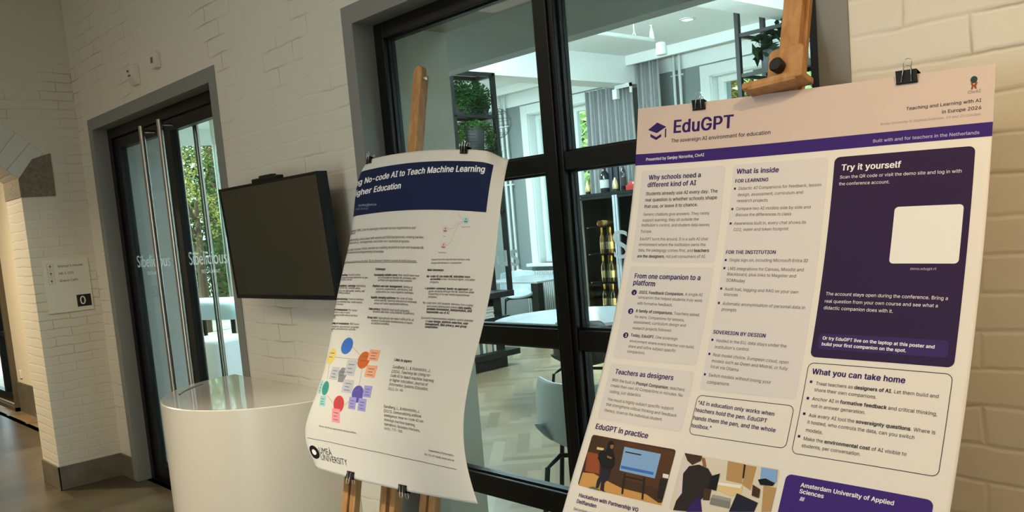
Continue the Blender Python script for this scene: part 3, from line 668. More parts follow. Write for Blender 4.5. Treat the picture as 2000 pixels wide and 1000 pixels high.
T1 = [["headline","white",[["No-code AI to Teach Machine Learning","B",113.1,89.9,765.1,74.0,"Using "],["Education","B",183.2,129.6,344.2,128.2,"in Higher "]]],["author_line","pale",[["sundberg@umu.se","B",102.5,172.0,217.0,179.2]]],["author_line","pale",[["University","R",118.4,185.8,170.0,188.9,"Umeå "]]],["subheading","ink",[["nd","B",55.7,239.6,50.5,233.9,"Backgrou"]]],["paragraph","ink",[["are increasingly important across organizations and","R",155.5,264.7,461.2,270.4,"Skills in machine learning (ML) "],["tools.","R",85.9,271.7,110.5,272.5,"methods and "]]],["paragraph","ink",[["associated with technical/STEM backgrounds, creating barriers","R",143.4,297.1,510.0,301.5,"Such skills are traditionally "],["management, and other non-technical programs.","R",146.7,308.1,437.4,315.0,"for students in business, "]]],["paragraph","ink",[["these barriers by enabling students to train and evaluate ML","R",165.0,332.0,518.1,335.5,"No-code AI platforms can lower "],["programming knowledge.","R",152.4,342.6,299.8,346.7,"models without extensive "]]],["underlined_text","ink",[["“AI for Business” master’s course at Umeå University:","R",213.5,376.1,488.7,379.4,"Lessons from using these platforms in the "]]],["caption","ink",[["Capture from the drag and drop interface in the","I",563.4,371.8,750.2,362.9],["Orange Data Mining no-code platform.","I",563.9,382.4,714.5,375.9]]],["diagram_label","ink",[["Tree","R",609.7,294.1,620.6,293.8]]],["diagram_label","ink",[["Neural Network","R",594.6,346.6,634.6,345.2]]],["diagram_label","ink",[["Test and Score","R",693.8,260.8,734.2,258.5]]],["subheading","ink",[["Challenges","B",262.9,405.0,322.3,405.8]]],["subheading","ink",[["s","B",27.1,399.9,34.3,400.3,"Opportunitie"]]],["list_item","ink",[["*Developing suitable cases:* Real-world cases must","R",261.4,424.4,513.6,425.6],["be formulated as feasible ML problems, with","R",286.7,433.7,497.8,434.6],["sufficient and appropriate data available.","R",287.9,442.4,480.5,443.0]]],["list_item","ink",[["*Platform and user management:* Setting up","R",263.6,461.7,488.4,463.3],["accounts, organizations, permissions, and","R",288.0,471.2,489.0,471.9],["collaboration can create logistical challenges.","R",288.1,480.7,500.0,480.9]]],["list_item","ink",[["*Rapidly changing platforms:* No-code AI tools","R",266.2,499.4,500.3,500.6],["evolve quickly, requiring educators to continually","R",290.5,508.7,525.6,509.4],["assess and select appropriate platforms.","R",291.9,518.3,485.1,518.8]]],["list_item","ink",[["*Data privacy:* Students must avoid uploading","R",268.6,537.2,496.0,539.3],["sensitive data when using external AI platforms.","R",295.0,546.3,527.1,546.6]]],["list_item","ink",[["*Group size:* Large groups can make it difficult for all","R",271.5,565.8,531.0,566.7],["students to participate simultaneously in hands-","R",299.3,575.4,531.6,576.2],["on platform activities.","R",300.9,584.2,407.0,584.7]]],["list_item","ink",[["Students without","R",103.0,419.5,178.6,421.9,"*Practical learning:* "],["experience can gain","R",136.5,429.6,226.1,432.4,"no programming "],["with ML.","R",97.2,435.6,131.6,437.1,"hands-on experience "]]],["list_item","ink",[["Automating","R",164.7,459.4,219.8,461.1,"*Focus on problem-solving:* "],["workflow allows","R",115.9,465.6,190.5,468.5,"parts of the ML "],["data quality, labeling, and","R",101.6,474.8,220.1,478.4,"students to focus on "],["problems.","R",90.9,482.0,137.0,484.1,"interpreting "]]],["list_item","ink",[["Graphical interfaces","R",132.0,504.1,225.8,506.6,"*Collaborative learning:* "],["data, model outputs,","R",125.1,513.8,222.1,516.4,"allow teams to combine "],["processes.","R",55.6,520.1,106.5,521.8,"and "]]],["list_item","ink",[["Pre-trained","R",147.4,541.9,199.4,543.4,"*Rapid model development:* "],["easy to build,","R",98.7,549.6,160.0,551.1,"models make it "],["models without technical","R",95.3,558.7,210.9,561.2,"comparing "],["effort.","R",27.6,566.4,75.0,568.2]]],["list_item","ink",[["ROC curves","R",177.0,588.9,232.8,589.6,"*Understanding of evaluation:* "],["precision, recognition","R",138.4,599.1,236.1,599.8,"help students see "],["errors, and trade-","R",147.8,606.9,224.3,607.6,"of quality, possible "],["offs.","R",43.2,613.4,73.6,614.1]]],["subheading","ink",[["Main takeaways:","B",551.4,405.5,634.6,402.8]]],["list_item","ink",[["*No-code AI can make ML education more*","R",551.7,426.1,762.1,417.6],["*accessible* in non-technical higher-education","R",573.3,433.9,784.9,425.2],["programs.","R",573.7,442.7,618.7,442.0]]],["list_item","ink",[["A *problem-centered, hands-on approach* can","R",552.9,464.1,781.3,456.0],["guide students through the ML workflow while","R",574.3,472.5,791.2,464.2],["connecting AI to real-world organizational","R",575.7,481.0,772.3,474.7],["problems.","R",577.8,490.1,623.1,489.2]]],["list_item","ink",[["No-code tools shift students’ attention from coding","R",556.9,509.8,796.8,504.6],["and model optimization toward *data quality,*","R",581.9,519.6,795.2,513.8],["*problem formulation, interpretation, and*","R",583.8,528.5,797.3,522.5],["*responsible use of AI.*","R",585.2,537.7,699.6,534.8]]],["list_item","ink",[["Successful implementation requires careful attention","R",565.2,557.4,813.1,551.2],["to *case design, platform selection, user*","R",591.1,566.5,794.7,561.2],["*management, data privacy, and group*","R",593.0,575.4,791.3,571.1],["*composition.*","R",595.2,584.0,660.4,582.5]]],["subheading","ink",[["Links to papers","B",484.1,696.1,575.5,695.8]]],["reference","ink",[["Sundberg, L., & Holmström, J.","R",484.7,719.3,677.2,718.1],["(2024). Teaching tip: Using no-","R",485.2,733.7,686.3,732.2],["code AI to teach machine learning","R",486.1,746.7,704.1,747.5],["in higher education. Journal of","R",487.7,760.7,680.5,761.4],["Information Systems Education,","I",489.5,774.3,686.4,774.9],["35(1), 56-66.","R",489.4,788.8,570.2,788.2]]],["reference","ink",[["Sundberg, L., & Holmström, J.","R",483.6,845.7,663.4,845.8],["(2023). Democratizing artificial","R",485.9,859.7,673.0,859.7],["intelligence: How no-code AI can","R",489.2,872.9,683.5,873.7],["leverage machine learning","R",491.2,886.1,643.1,889.0],["operations. Business Horizons,","R",492.0,899.7,668.7,903.4],["66(6), 777-788.","R",491.6,913.0,585.0,914.7]]],["address_line","ink",[["Department of Informatics","R",700.6,956.9,811.0,960.7],["SE-901 87 Umeå, www.umu.se","R",679.1,970.4,808.8,975.0]]],["caption","ink",[["How no-code AI can support machine learning workflows","I",115.5,945.6,338.0,943.8]]],["university_name","ink",[["UMEÅ","S",90.2,1035.7,170.8,1033.2],["UNIVERSITY","S",92.0,1056.4,252.4,1052.4]]]]
S1 = [["emblem","black","ell",[[57.9,1037.1,31.8,21.1]]],["emblem_center","paper","ell",[[56.4,1037.3,13.8,8.8]]],["idea_bubble","blue","ell",[[195.1,660.5,34.2,28.3]]],["idea_bubble","orange","ell",[[317.6,703.0,34.1,28.5]]],["idea_bubble","yellow","ell",[[116.0,699.8,26.7,28.0]]],["idea_bubble","violet2","ell",[[333.3,815.3,32.6,28.4]]],["idea_bubble","teal2","ell",[[137.3,810.7,20.4,25.0]]],["idea_bubble","red","ell",[[233.8,856.9,31.1,28.0]]],["idea_bubble","midgrey","hex",[[218.8,759.0,26.7,24.7]]],["sticky_note","yellow2","note",[[68.2,730.6,14.9,19.6]]],["sticky_note","ash","note",[[169.3,756.3,23.9,21.7]]],["sticky_note","ash","note",[[257.0,732.5,29.9,26.1]]],["sticky_note","ash","note",[[267.5,794.1,31.0,21.9]]],["sticky_note","peach","note",[[366.5,684.4,29.9,18.0]]],["sticky_note","peach","note",[[375.6,736.9,29.5,19.6]]],["sticky_note","lav","note",[[384.4,802.6,22.3,18.8]]],["sticky_note","lav","note",[[311.2,847.1,20.3,19.9]]],["sticky_note","lav","note",[[367.0,847.6,21.7,20.5]]],["sticky_note","aqua","note",[[102.1,809.3,10.7,22.8]]],["sticky_note","aqua","note",[[134.2,855.7,17.4,17.5]]],["sticky_note","pink","note",[[222.3,897.0,23.6,22.9]]],["workflow_node","rose","ell",[[616.0,270.3,13.5,11.3]]],["workflow_node","rose","ell",[[616.3,322.9,13.4,11.2]]],["workflow_node","mint","ell",[[711.3,236.5,14.0,11.6]]]]
LN1 = [["diagram_lines","grey",[[[230.6,662.3],[284.3,686.6]],[[138.8,701.5],[283.0,703.0]],[[323.2,731.6],[331.3,785.5]],[[290.7,843.3],[267.7,858.6]],[[199.7,857.4],[157.1,834.0]],[[136.5,780.1],[121.5,729.3]]],0.9],["diagram_lines","rosegrey",[[[631.1,268.1],[652.6,264.7],[670.1,248.3],[698.6,239.3]],[[630.4,321.3],[649.8,309.5],[664.1,273.2],[674.5,254.9],[699.0,241.5]],[[673.0,215.4],[679.7,225.4],[697.5,232.6]]],0.8],["rule_line","ink",[[[28.4,994.3],[158.2,989.8],[447.9,987.7],[649.4,991.6],[811.7,997.9]]],1.0],["underline","ink",[[[57.0,373.5],[143.1,375.2],[294.5,379.8],[492.7,380.6]]],0.8]]
G1 = [[0,25,50,75,100,130,160,200,250,320,400,480,560,640,710,760,800,830,860],[0,25,55,100,150,210,290,380,480,580,680,760,830,890,940,985,1020,1055,1090],[[[-2.6761,-0.1285,1.7774],[-2.6891,-0.1528,1.7592],[-2.6966,-0.1704,1.7336],[-2.7007,-0.1851,1.6918],[-2.6999,-0.1955,1.6434],[-2.696,-0.2093,1.5853],[-2.6921,-0.2374,1.5101],[-2.6911,-0.2771,1.4272],[-2.6935,-0.3155,1.3329],[-2.7002,-0.3403,1.2345],[-2.6985,-0.3618,1.1352],[-2.6742,-0.3979,1.0629],[-2.6508,-0.4486,1.0086],[-2.632,-0.4998,0.9667],[-2.6139,-0.5369,0.9308],[-2.5929,-0.5592,0.895],[-2.5704,-0.5706,0.8653],[-2.5423,-0.5746,0.8331],[-2.524,-0.5652,0.7966]],[[-2.6641,-0.1493,1.7843],[-2.6735,-0.1712,1.7653],[-2.6792,-0.1873,1.7392],[-2.6831,-0.2019,1.6973],[-2.6834,-0.2133,1.6493],[-2.6806,-0.2279,1.5915],[-2.676,-0.2555,1.5161],[-2.6726,-0.293,1.4325],[-2.6736,-0.3298,1.3376],[-2.6818,-0.3563,1.2398],[-2.6838,-0.3808,1.1415],[-2.662,-0.4181,1.0696],[-2.637,-0.4675,1.0148],[-2.6142,-0.515,0.9717],[-2.5926,-0.5471,0.9342],[-2.5699,-0.5651,0.8969],[-2.5472,-0.5756,0.8669],[-2.5201,-0.5828,0.8358],[-2.5057,-0.5797,0.8014]],[[-2.6476,-0.167,1.7902],[-2.6539,-0.1859,1.7701],[-2.6582,-0.2001,1.7435],[-2.662,-0.2145,1.7015],[-2.6631,-0.2271,1.6538],[-2.6611,-0.2427,1.5964],[-2.656,-0.2697,1.5208],[-2.6508,-0.3045,1.4363],[-2.6509,-0.3395,1.3408],[-2.66,-0.3679,1.2436],[-2.665,-0.3962,1.1465],[-2.6453,-0.4351,1.0752],[-2.6191,-0.4829,1.0199],[-2.5932,-0.5259,0.9753],[-2.5695,-0.5524,0.9359],[-2.5456,-0.5663,0.8973],[-2.5226,-0.5763,0.8671],[-2.4966,-0.5862,0.8369],[-2.4845,-0.5899,0.8048]],[[-2.6272,-0.1808,1.7947],[-2.6313,-0.196,1.7735],[-2.6347,-0.2081,1.7461],[-2.6384,-0.2223,1.7041],[-2.6401,-0.2362,1.6568],[-2.6386,-0.253,1.5998],[-2.6332,-0.2793,1.5239],[-2.6269,-0.3111,1.4384],[-2.6264,-0.3441,1.3423],[-2.6361,-0.3746,1.2458],[-2.643,-0.4071,1.1502],[-2.625,-0.4482,1.0795],[-2.5981,-0.494,1.0236],[-2.5702,-0.532,0.9773],[-2.545,-0.5532,0.9362],[-2.5204,-0.5663,0.8972],[-2.4973,-0.5763,0.8669],[-2.4715,-0.5863,0.8368],[-2.4613,-0.5953,0.8066]],[[-2.6042,-0.1898,1.7977],[-2.6069,-0.201,1.7751],[-2.61,-0.2109,1.747],[-2.6136,-0.2248,1.7049],[-2.6155,-0.2401,1.6581],[-2.6143,-0.2582,1.6015],[-2.6087,-0.2837,1.5254],[-2.602,-0.3125,1.4391],[-2.6014,-0.3442,1.3429],[-2.6112,-0.3761,1.2465],[-2.6189,-0.4131,1.1521],[-2.6022,-0.4565,1.0823],[-2.5749,-0.5004,1.0257],[-2.546,-0.5333,0.9778],[-2.5199,-0.5532,0.9362],[-2.4952,-0.5663,0.8972],[-2.4721,-0.5763,0.8669],[-2.4462,-0.5863,0.8367],[-2.4369,-0.5961,0.8068]],[[-2.5746,-0.1937,1.799],[-2.5769,-0.2014,1.7759],[-2.5799,-0.2106,1.748],[-2.5835,-0.2244,1.706],[-2.5855,-0.2399,1.659],[-2.5844,-0.2586,1.6023],[-2.5788,-0.2838,1.5262],[-2.572,-0.3122,1.44],[-2.5713,-0.344,1.3437],[-2.5811,-0.3758,1.2472],[-2.5891,-0.414,1.1527],[-2.573,-0.4598,1.0834],[-2.5455,-0.5018,1.0263],[-2.5159,-0.5332,0.9779],[-2.4897,-0.5532,0.9363],[-2.4649,-0.5663,0.8972],[-2.4419,-0.5763,0.8669],[-2.416,-0.5863,0.8367],[-2.4067,-0.5962,0.8068]],[[-2.5445,-0.1935,1.7996],[-2.5468,-0.2011,1.7766],[-2.5498,-0.2103,1.7488],[-2.5535,-0.2242,1.7068],[-2.5554,-0.2397,1.6598],[-2.5544,-0.2584,1.6031],[-2.5488,-0.2835,1.527],[-2.5421,-0.3119,1.4408],[-2.5413,-0.3437,1.3444],[-2.551,-0.3756,1.2479],[-2.5591,-0.4137,1.1533],[-2.543,-0.4595,1.0838],[-2.5155,-0.5016,1.0266],[-2.4858,-0.5331,0.9781],[-2.4595,-0.5531,0.9364],[-2.4348,-0.5663,0.8972],[-2.4117,-0.5763,0.8669],[-2.3858,-0.5863,0.8368],[-2.3765,-0.5961,0.8068]],[[-2.5045,-0.1934,1.8],[-2.5068,-0.201,1.777],[-2.5097,-0.2101,1.7493],[-2.5134,-0.2239,1.7074],[-2.5154,-0.2394,1.6605],[-2.5144,-0.2581,1.6039],[-2.5089,-0.2832,1.5277],[-2.5021,-0.3117,1.4415],[-2.5013,-0.3435,1.3451],[-2.5109,-0.3754,1.2486],[-2.5191,-0.4133,1.1539],[-2.5031,-0.4591,1.0843],[-2.4755,-0.5013,1.0269],[-2.4457,-0.533,0.9784],[-2.4194,-0.5531,0.9366],[-2.3946,-0.5662,0.8974],[-2.3715,-0.5763,0.8671],[-2.3457,-0.5862,0.837],[-2.3362,-0.5961,0.8071]],[[-2.4545,-0.1935,1.7998],[-2.4568,-0.201,1.7769],[-2.4597,-0.2101,1.7493],[-2.4634,-0.2239,1.7076],[-2.4654,-0.2393,1.6608],[-2.4645,-0.258,1.6042],[-2.4589,-0.2831,1.5282],[-2.4521,-0.3116,1.442],[-2.4512,-0.3433,1.3457],[-2.4608,-0.3751,1.2493],[-2.4691,-0.413,1.1546],[-2.4531,-0.4587,1.0849],[-2.4255,-0.5009,1.0274],[-2.3956,-0.5327,0.9788],[-2.3692,-0.5529,0.937],[-2.3445,-0.5661,0.8978],[-2.3215,-0.5761,0.8675],[-2.2958,-0.586,0.8376],[-2.2858,-0.5959,0.8076]],[[-2.3846,-0.194,1.7981],[-2.3869,-0.2015,1.7754],[-2.3899,-0.2106,1.748],[-2.3935,-0.2242,1.7066],[-2.3954,-0.2396,1.66],[-2.3944,-0.2582,1.6037],[-2.3889,-0.2832,1.5278],[-2.3821,-0.3116,1.4419],[-2.3812,-0.3432,1.3459],[-2.3907,-0.375,1.2498],[-2.3991,-0.4125,1.1553],[-2.3832,-0.4581,1.0857],[-2.3555,-0.5004,1.0282],[-2.3255,-0.5323,0.9795],[-2.2991,-0.5526,0.9377],[-2.2746,-0.5658,0.8986],[-2.2518,-0.5758,0.8685],[-2.2263,-0.5856,0.8387],[-2.2153,-0.5955,0.8089]],[[-2.305,-0.1953,1.7944],[-2.3073,-0.2027,1.7719],[-2.3102,-0.2116,1.7448],[-2.3137,-0.2252,1.7037],[-2.3155,-0.2404,1.6576],[-2.3143,-0.2589,1.6016],[-2.3088,-0.2838,1.5262],[-2.3021,-0.312,1.4407],[-2.3013,-0.3434,1.3453],[-2.3107,-0.375,1.2498],[-2.3191,-0.4123,1.1559],[-2.3032,-0.4576,1.0864],[-2.2755,-0.4998,1.029],[-2.2456,-0.5318,0.9805],[-2.2192,-0.5522,0.9389],[-2.1949,-0.5654,0.9],[-2.1725,-0.5753,0.8701],[-2.1474,-0.585,0.8406],[-2.1347,-0.5948,0.811]],[[-2.2256,-0.1971,1.7887],[-2.2279,-0.2044,1.7665],[-2.2307,-0.2133,1.7397],[-2.234,-0.2267,1.6991],[-2.2355,-0.2418,1.6535],[-2.2341,-0.2601,1.598],[-2.2285,-0.2848,1.5232],[-2.2219,-0.3127,1.4384],[-2.2213,-0.3439,1.3439],[-2.2308,-0.3751,1.2493],[-2.239,-0.4121,1.1561],[-2.2231,-0.4571,1.087],[-2.1956,-0.4991,1.0299],[-2.1658,-0.5311,0.9817],[-2.1396,-0.5516,0.9404],[-2.1156,-0.5648,0.9019],[-2.0936,-0.5746,0.8722],[-2.069,-0.5842,0.843],[-2.0541,-0.5938,0.8138]],[[-2.1463,-0.1996,1.7813],[-2.1487,-0.2068,1.7595],[-2.1513,-0.2155,1.733],[-2.1543,-0.2287,1.6929],[-2.1555,-0.2436,1.6478],[-2.1539,-0.2617,1.5929],[-2.1481,-0.2862,1.5189],[-2.1418,-0.3138,1.4351],[-2.1414,-0.3446,1.3417],[-2.1509,-0.3755,1.2482],[-2.159,-0.4122,1.156],[-2.1431,-0.4567,1.0876],[-2.1157,-0.4985,1.0309],[-2.086,-0.5303,0.9831],[-2.0599,-0.5509,0.9423],[-2.0363,-0.5642,0.9042],[-2.0148,-0.5739,0.875],[-1.9908,-0.5834,0.8462],[-1.9731,-0.5929,0.8175]],[[-2.0673,-0.2025,1.7723],[-2.0696,-0.2096,1.7508],[-2.0721,-0.2182,1.7248],[-2.0747,-0.2313,1.6853],[-2.0755,-0.246,1.6407],[-2.0735,-0.2638,1.5866],[-2.0677,-0.2879,1.5135],[-2.0616,-0.3152,1.4308],[-2.0616,-0.3456,1.3387],[-2.0712,-0.376,1.2466],[-2.0789,-0.4124,1.1556],[-2.063,-0.4564,1.088],[-2.035,-0.4983,1.0322],[-2.0029,-0.5319,0.9857],[-1.9743,-0.5545,0.9464],[-1.9487,-0.5696,0.9099],[-1.9261,-0.5803,0.8818],[-1.9016,-0.5905,0.8541],[-1.8803,-0.6002,0.8264]],[[-1.9988,-0.2051,1.7633],[-2.0009,-0.2121,1.7421],[-2.0031,-0.2207,1.7164],[-2.0052,-0.2337,1.6774],[-2.0054,-0.2483,1.6335],[-2.0031,-0.266,1.58],[-1.9972,-0.2898,1.5079],[-1.9913,-0.3167,1.4264],[-1.9918,-0.3466,1.3356],[-2.0014,-0.3766,1.2448],[-2.0088,-0.4127,1.1551],[-1.9929,-0.4561,1.0884],[-1.9641,-0.4984,1.0335],[-1.9286,-0.5346,0.9887],[-1.8962,-0.5603,0.9515],[-1.8674,-0.578,0.917],[-1.8432,-0.5904,0.8904],[-1.8176,-0.6019,0.864],[-1.7923,-0.6121,0.8378]],[[-1.965,-0.1945,1.7551],[-1.9649,-0.2033,1.7341],[-1.9632,-0.2148,1.7092],[-1.9591,-0.2325,1.6714],[-1.9554,-0.2501,1.6278],[-1.9527,-0.2677,1.5748],[-1.9468,-0.2912,1.5035],[-1.9412,-0.3179,1.4228],[-1.9419,-0.3475,1.3331],[-1.9516,-0.3771,1.2433],[-1.9587,-0.4129,1.1547],[-1.9428,-0.456,1.0886],[-1.9137,-0.4983,1.0344],[-1.8761,-0.5362,0.9908],[-1.8412,-0.5641,0.9551],[-1.8104,-0.5838,0.9221],[-1.7851,-0.5974,0.8965],[-1.7588,-0.6097,0.8712],[-1.7327,-0.6206,0.8459]],[[-1.9526,-0.1744,1.7437],[-1.9481,-0.1869,1.7233],[-1.9388,-0.2042,1.7008],[-1.9239,-0.2301,1.6662],[-1.9152,-0.2518,1.6229],[-1.9124,-0.2692,1.5704],[-1.9064,-0.2925,1.4997],[-1.9011,-0.3189,1.4198],[-1.902,-0.3482,1.331],[-1.9118,-0.3775,1.2421],[-1.9186,-0.4131,1.1543],[-1.9027,-0.4559,1.0888],[-1.8735,-0.4981,1.0351],[-1.8349,-0.537,0.9924],[-1.7987,-0.5662,0.9576],[-1.7669,-0.5871,0.9256],[-1.741,-0.6014,0.9009],[-1.7143,-0.6144,0.8763],[-1.6881,-0.6256,0.8516]],[[-1.9413,-0.161,1.734],[-1.9331,-0.1766,1.7142],[-1.9183,-0.1981,1.6937],[-1.8959,-0.2296,1.6621],[-1.885,-0.2531,1.619],[-1.8821,-0.2703,1.5669],[-1.8762,-0.2935,1.4967],[-1.871,-0.3196,1.4174],[-1.8721,-0.3487,1.3293],[-1.882,-0.3779,1.241],[-1.8885,-0.4133,1.1539],[-1.8726,-0.4558,1.0889],[-1.8435,-0.4979,1.0356],[-1.8047,-0.5371,0.9935],[-1.7681,-0.5668,0.9592],[-1.7359,-0.5883,0.9278],[-1.7099,-0.603,0.9035],[-1.6832,-0.6163,0.8793],[-1.657,-0.6277,0.8551]],[[-1.9177,-0.1575,1.7265],[-1.9076,-0.1747,1.707],[-1.8902,-0.1982,1.6877],[-1.8653,-0.2316,1.6577],[-1.8549,-0.2544,1.615],[-1.8519,-0.2715,1.5633],[-1.8459,-0.2945,1.4936],[-1.8409,-0.3205,1.415],[-1.8423,-0.3493,1.3276],[-1.8521,-0.3782,1.24],[-1.8585,-0.4135,1.1536],[-1.8426,-0.4557,1.089],[-1.8137,-0.4975,1.0361],[-1.7751,-0.5367,0.9943],[-1.7387,-0.5665,0.9605],[-1.7067,-0.5883,0.9295],[-1.6809,-0.603,0.9054],[-1.6544,-0.6164,0.8815],[-1.6284,-0.628,0.8576]]]]
G2 = [[0,40,90,150,220,300,400,500,600,700,780,841],[0,50,110,180,270,370,480,590,690,780,860,930,1000,1080,1189],[[[-1.4406,-0.1299,1.8043],[-1.4322,-0.1484,1.7545],[-1.4237,-0.1704,1.6951],[-1.416,-0.1958,1.6264],[-1.4093,-0.2282,1.5389],[-1.4058,-0.2639,1.4424],[-1.4066,-0.3028,1.3372],[-1.4109,-0.3427,1.233],[-1.4023,-0.3971,1.1439],[-1.3858,-0.4579,1.0702],[-1.3703,-0.5139,1.0091],[-1.359,-0.56,0.9572],[-1.3518,-0.5998,0.9042],[-1.3551,-0.6331,0.8393],[-1.3705,-0.6677,0.7458]],[[-1.4003,-0.1312,1.8011],[-1.3923,-0.1495,1.7515],[-1.3841,-0.1713,1.6925],[-1.3768,-0.1966,1.6242],[-1.3703,-0.2288,1.5371],[-1.3671,-0.2644,1.441],[-1.3679,-0.3032,1.336],[-1.3723,-0.343,1.2321],[-1.3644,-0.3969,1.143],[-1.3491,-0.4568,1.0691],[-1.3348,-0.5122,1.0077],[-1.3245,-0.5577,0.9554],[-1.318,-0.597,0.9021],[-1.3216,-0.6302,0.837],[-1.3366,-0.6649,0.7433]],[[-1.3498,-0.1326,1.7973],[-1.3421,-0.1507,1.7481],[-1.3344,-0.1724,1.6896],[-1.3274,-0.1975,1.6217],[-1.3214,-0.2296,1.535],[-1.3183,-0.265,1.4393],[-1.3193,-0.3037,1.3348],[-1.3236,-0.3433,1.2311],[-1.3177,-0.3953,1.1416],[-1.3055,-0.4525,1.0669],[-1.2942,-0.5051,1.0043],[-1.2864,-0.5486,0.9508],[-1.2818,-0.5865,0.8963],[-1.2861,-0.6192,0.8303],[-1.3008,-0.6542,0.7357]],[[-1.2888,-0.1341,1.7931],[-1.2816,-0.1521,1.7444],[-1.2744,-0.1736,1.6863],[-1.2679,-0.1985,1.6189],[-1.2623,-0.2304,1.5328],[-1.2595,-0.2656,1.4376],[-1.2604,-0.3042,1.3335],[-1.2649,-0.3434,1.2301],[-1.262,-0.3919,1.1399],[-1.2547,-0.444,1.0635],[-1.2485,-0.4917,0.9985],[-1.2448,-0.5314,0.9427],[-1.2432,-0.5666,0.886],[-1.2488,-0.5983,0.8182],[-1.2632,-0.6338,0.7222]],[[-1.2172,-0.1357,1.7887],[-1.2107,-0.1536,1.7405],[-1.2041,-0.1749,1.6829],[-1.198,-0.1996,1.6161],[-1.1929,-0.2313,1.5305],[-1.1903,-0.2663,1.4359],[-1.1913,-0.3046,1.3323],[-1.1958,-0.3434,1.2291],[-1.1967,-0.3871,1.138],[-1.1957,-0.4319,1.059],[-1.1958,-0.4726,0.9908],[-1.1971,-0.507,0.9317],[-1.1994,-0.5384,0.8719],[-1.2066,-0.5688,0.8016],[-1.2206,-0.6051,0.7034]],[[-1.1352,-0.1374,1.7841],[-1.1292,-0.1551,1.7365],[-1.1232,-0.1761,1.6795],[-1.1178,-0.2007,1.6132],[-1.1131,-0.2321,1.5283],[-1.1108,-0.2669,1.4343],[-1.1117,-0.305,1.3312],[-1.1162,-0.3433,1.2283],[-1.1207,-0.3818,1.136],[-1.1257,-0.4186,1.0543],[-1.1317,-0.4518,0.9825],[-1.1379,-0.4803,0.9199],[-1.1438,-0.5077,0.8568],[-1.1524,-0.5365,0.7837],[-1.1658,-0.5737,0.6832]],[[-1.0324,-0.1393,1.779],[-1.0272,-0.1567,1.732],[-1.0219,-0.1776,1.6756],[-1.0171,-0.2018,1.61],[-1.013,-0.233,1.5259],[-1.0109,-0.2675,1.4326],[-1.0118,-0.3054,1.33],[-1.0159,-0.3433,1.2276],[-1.0224,-0.3779,1.1346],[-1.0306,-0.4091,1.0509],[-1.0399,-0.4368,0.9767],[-1.0487,-0.4611,0.9115],[-1.0565,-0.4855,0.8459],[-1.0654,-0.5133,0.7709],[-1.0776,-0.5511,0.6688]],[[-0.9297,-0.141,1.7744],[-0.9252,-0.1582,1.7279],[-0.9206,-0.1789,1.6721],[-0.9164,-0.2029,1.6072],[-0.9127,-0.2338,1.5237],[-0.9109,-0.2681,1.431],[-0.9116,-0.3058,1.329],[-0.9151,-0.3435,1.227],[-0.9208,-0.3779,1.1342],[-0.9281,-0.4088,1.0507],[-0.9364,-0.4363,0.9764],[-0.9442,-0.4604,0.9111],[-0.9512,-0.4847,0.8454],[-0.9591,-0.5125,0.7704],[-0.9698,-0.5503,0.6682]],[[-0.8275,-0.1426,1.77],[-0.8235,-0.1597,1.724],[-0.8196,-0.1801,1.6688],[-0.8159,-0.2039,1.6044],[-0.8127,-0.2346,1.5215],[-0.811,-0.2687,1.4294],[-0.8115,-0.3062,1.328],[-0.8144,-0.3438,1.2264],[-0.8192,-0.378,1.1338],[-0.8254,-0.4089,1.0504],[-0.8325,-0.4364,0.9761],[-0.8392,-0.4605,0.9109],[-0.8451,-0.4848,0.8452],[-0.8518,-0.5126,0.7702],[-0.861,-0.5504,0.6679]],[[-0.726,-0.1442,1.7657],[-0.7227,-0.1611,1.7201],[-0.7193,-0.1814,1.6654],[-0.7161,-0.205,1.6015],[-0.7133,-0.2354,1.5192],[-0.7118,-0.2693,1.4277],[-0.712,-0.3067,1.3267],[-0.7142,-0.3441,1.2254],[-0.7181,-0.3783,1.1331],[-0.7231,-0.4091,1.0498],[-0.7289,-0.4366,0.9755],[-0.7344,-0.4608,0.9102],[-0.7393,-0.4851,0.8446],[-0.7448,-0.5128,0.7695],[-0.7524,-0.5506,0.6673]],[[-0.6456,-0.1456,1.7621],[-0.6427,-0.1623,1.7169],[-0.6398,-0.1824,1.6625],[-0.637,-0.2059,1.599],[-0.6345,-0.2362,1.5172],[-0.633,-0.2699,1.426],[-0.6329,-0.3072,1.3253],[-0.6346,-0.3446,1.2243],[-0.6377,-0.3787,1.1321],[-0.6418,-0.4095,1.0488],[-0.6466,-0.4369,0.9746],[-0.6511,-0.4611,0.9093],[-0.6551,-0.4854,0.8436],[-0.6597,-0.5132,0.7686],[-0.666,-0.551,0.6664]],[[-0.5849,-0.1466,1.7593],[-0.5824,-0.1633,1.7143],[-0.5797,-0.1833,1.6602],[-0.5772,-0.2067,1.597],[-0.5748,-0.2368,1.5154],[-0.5734,-0.2705,1.4245],[-0.5732,-0.3076,1.3241],[-0.5744,-0.345,1.2232],[-0.5769,-0.379,1.1311],[-0.5803,-0.4098,1.0479],[-0.5842,-0.4373,0.9736],[-0.588,-0.4615,0.9083],[-0.5914,-0.4858,0.8426],[-0.5952,-0.5135,0.7676],[-0.6005,-0.5514,0.6654]]]]
CL = ((113, 3), (648, 0), (269, 1083), (538, 1087), (191, 6), (679, 3))
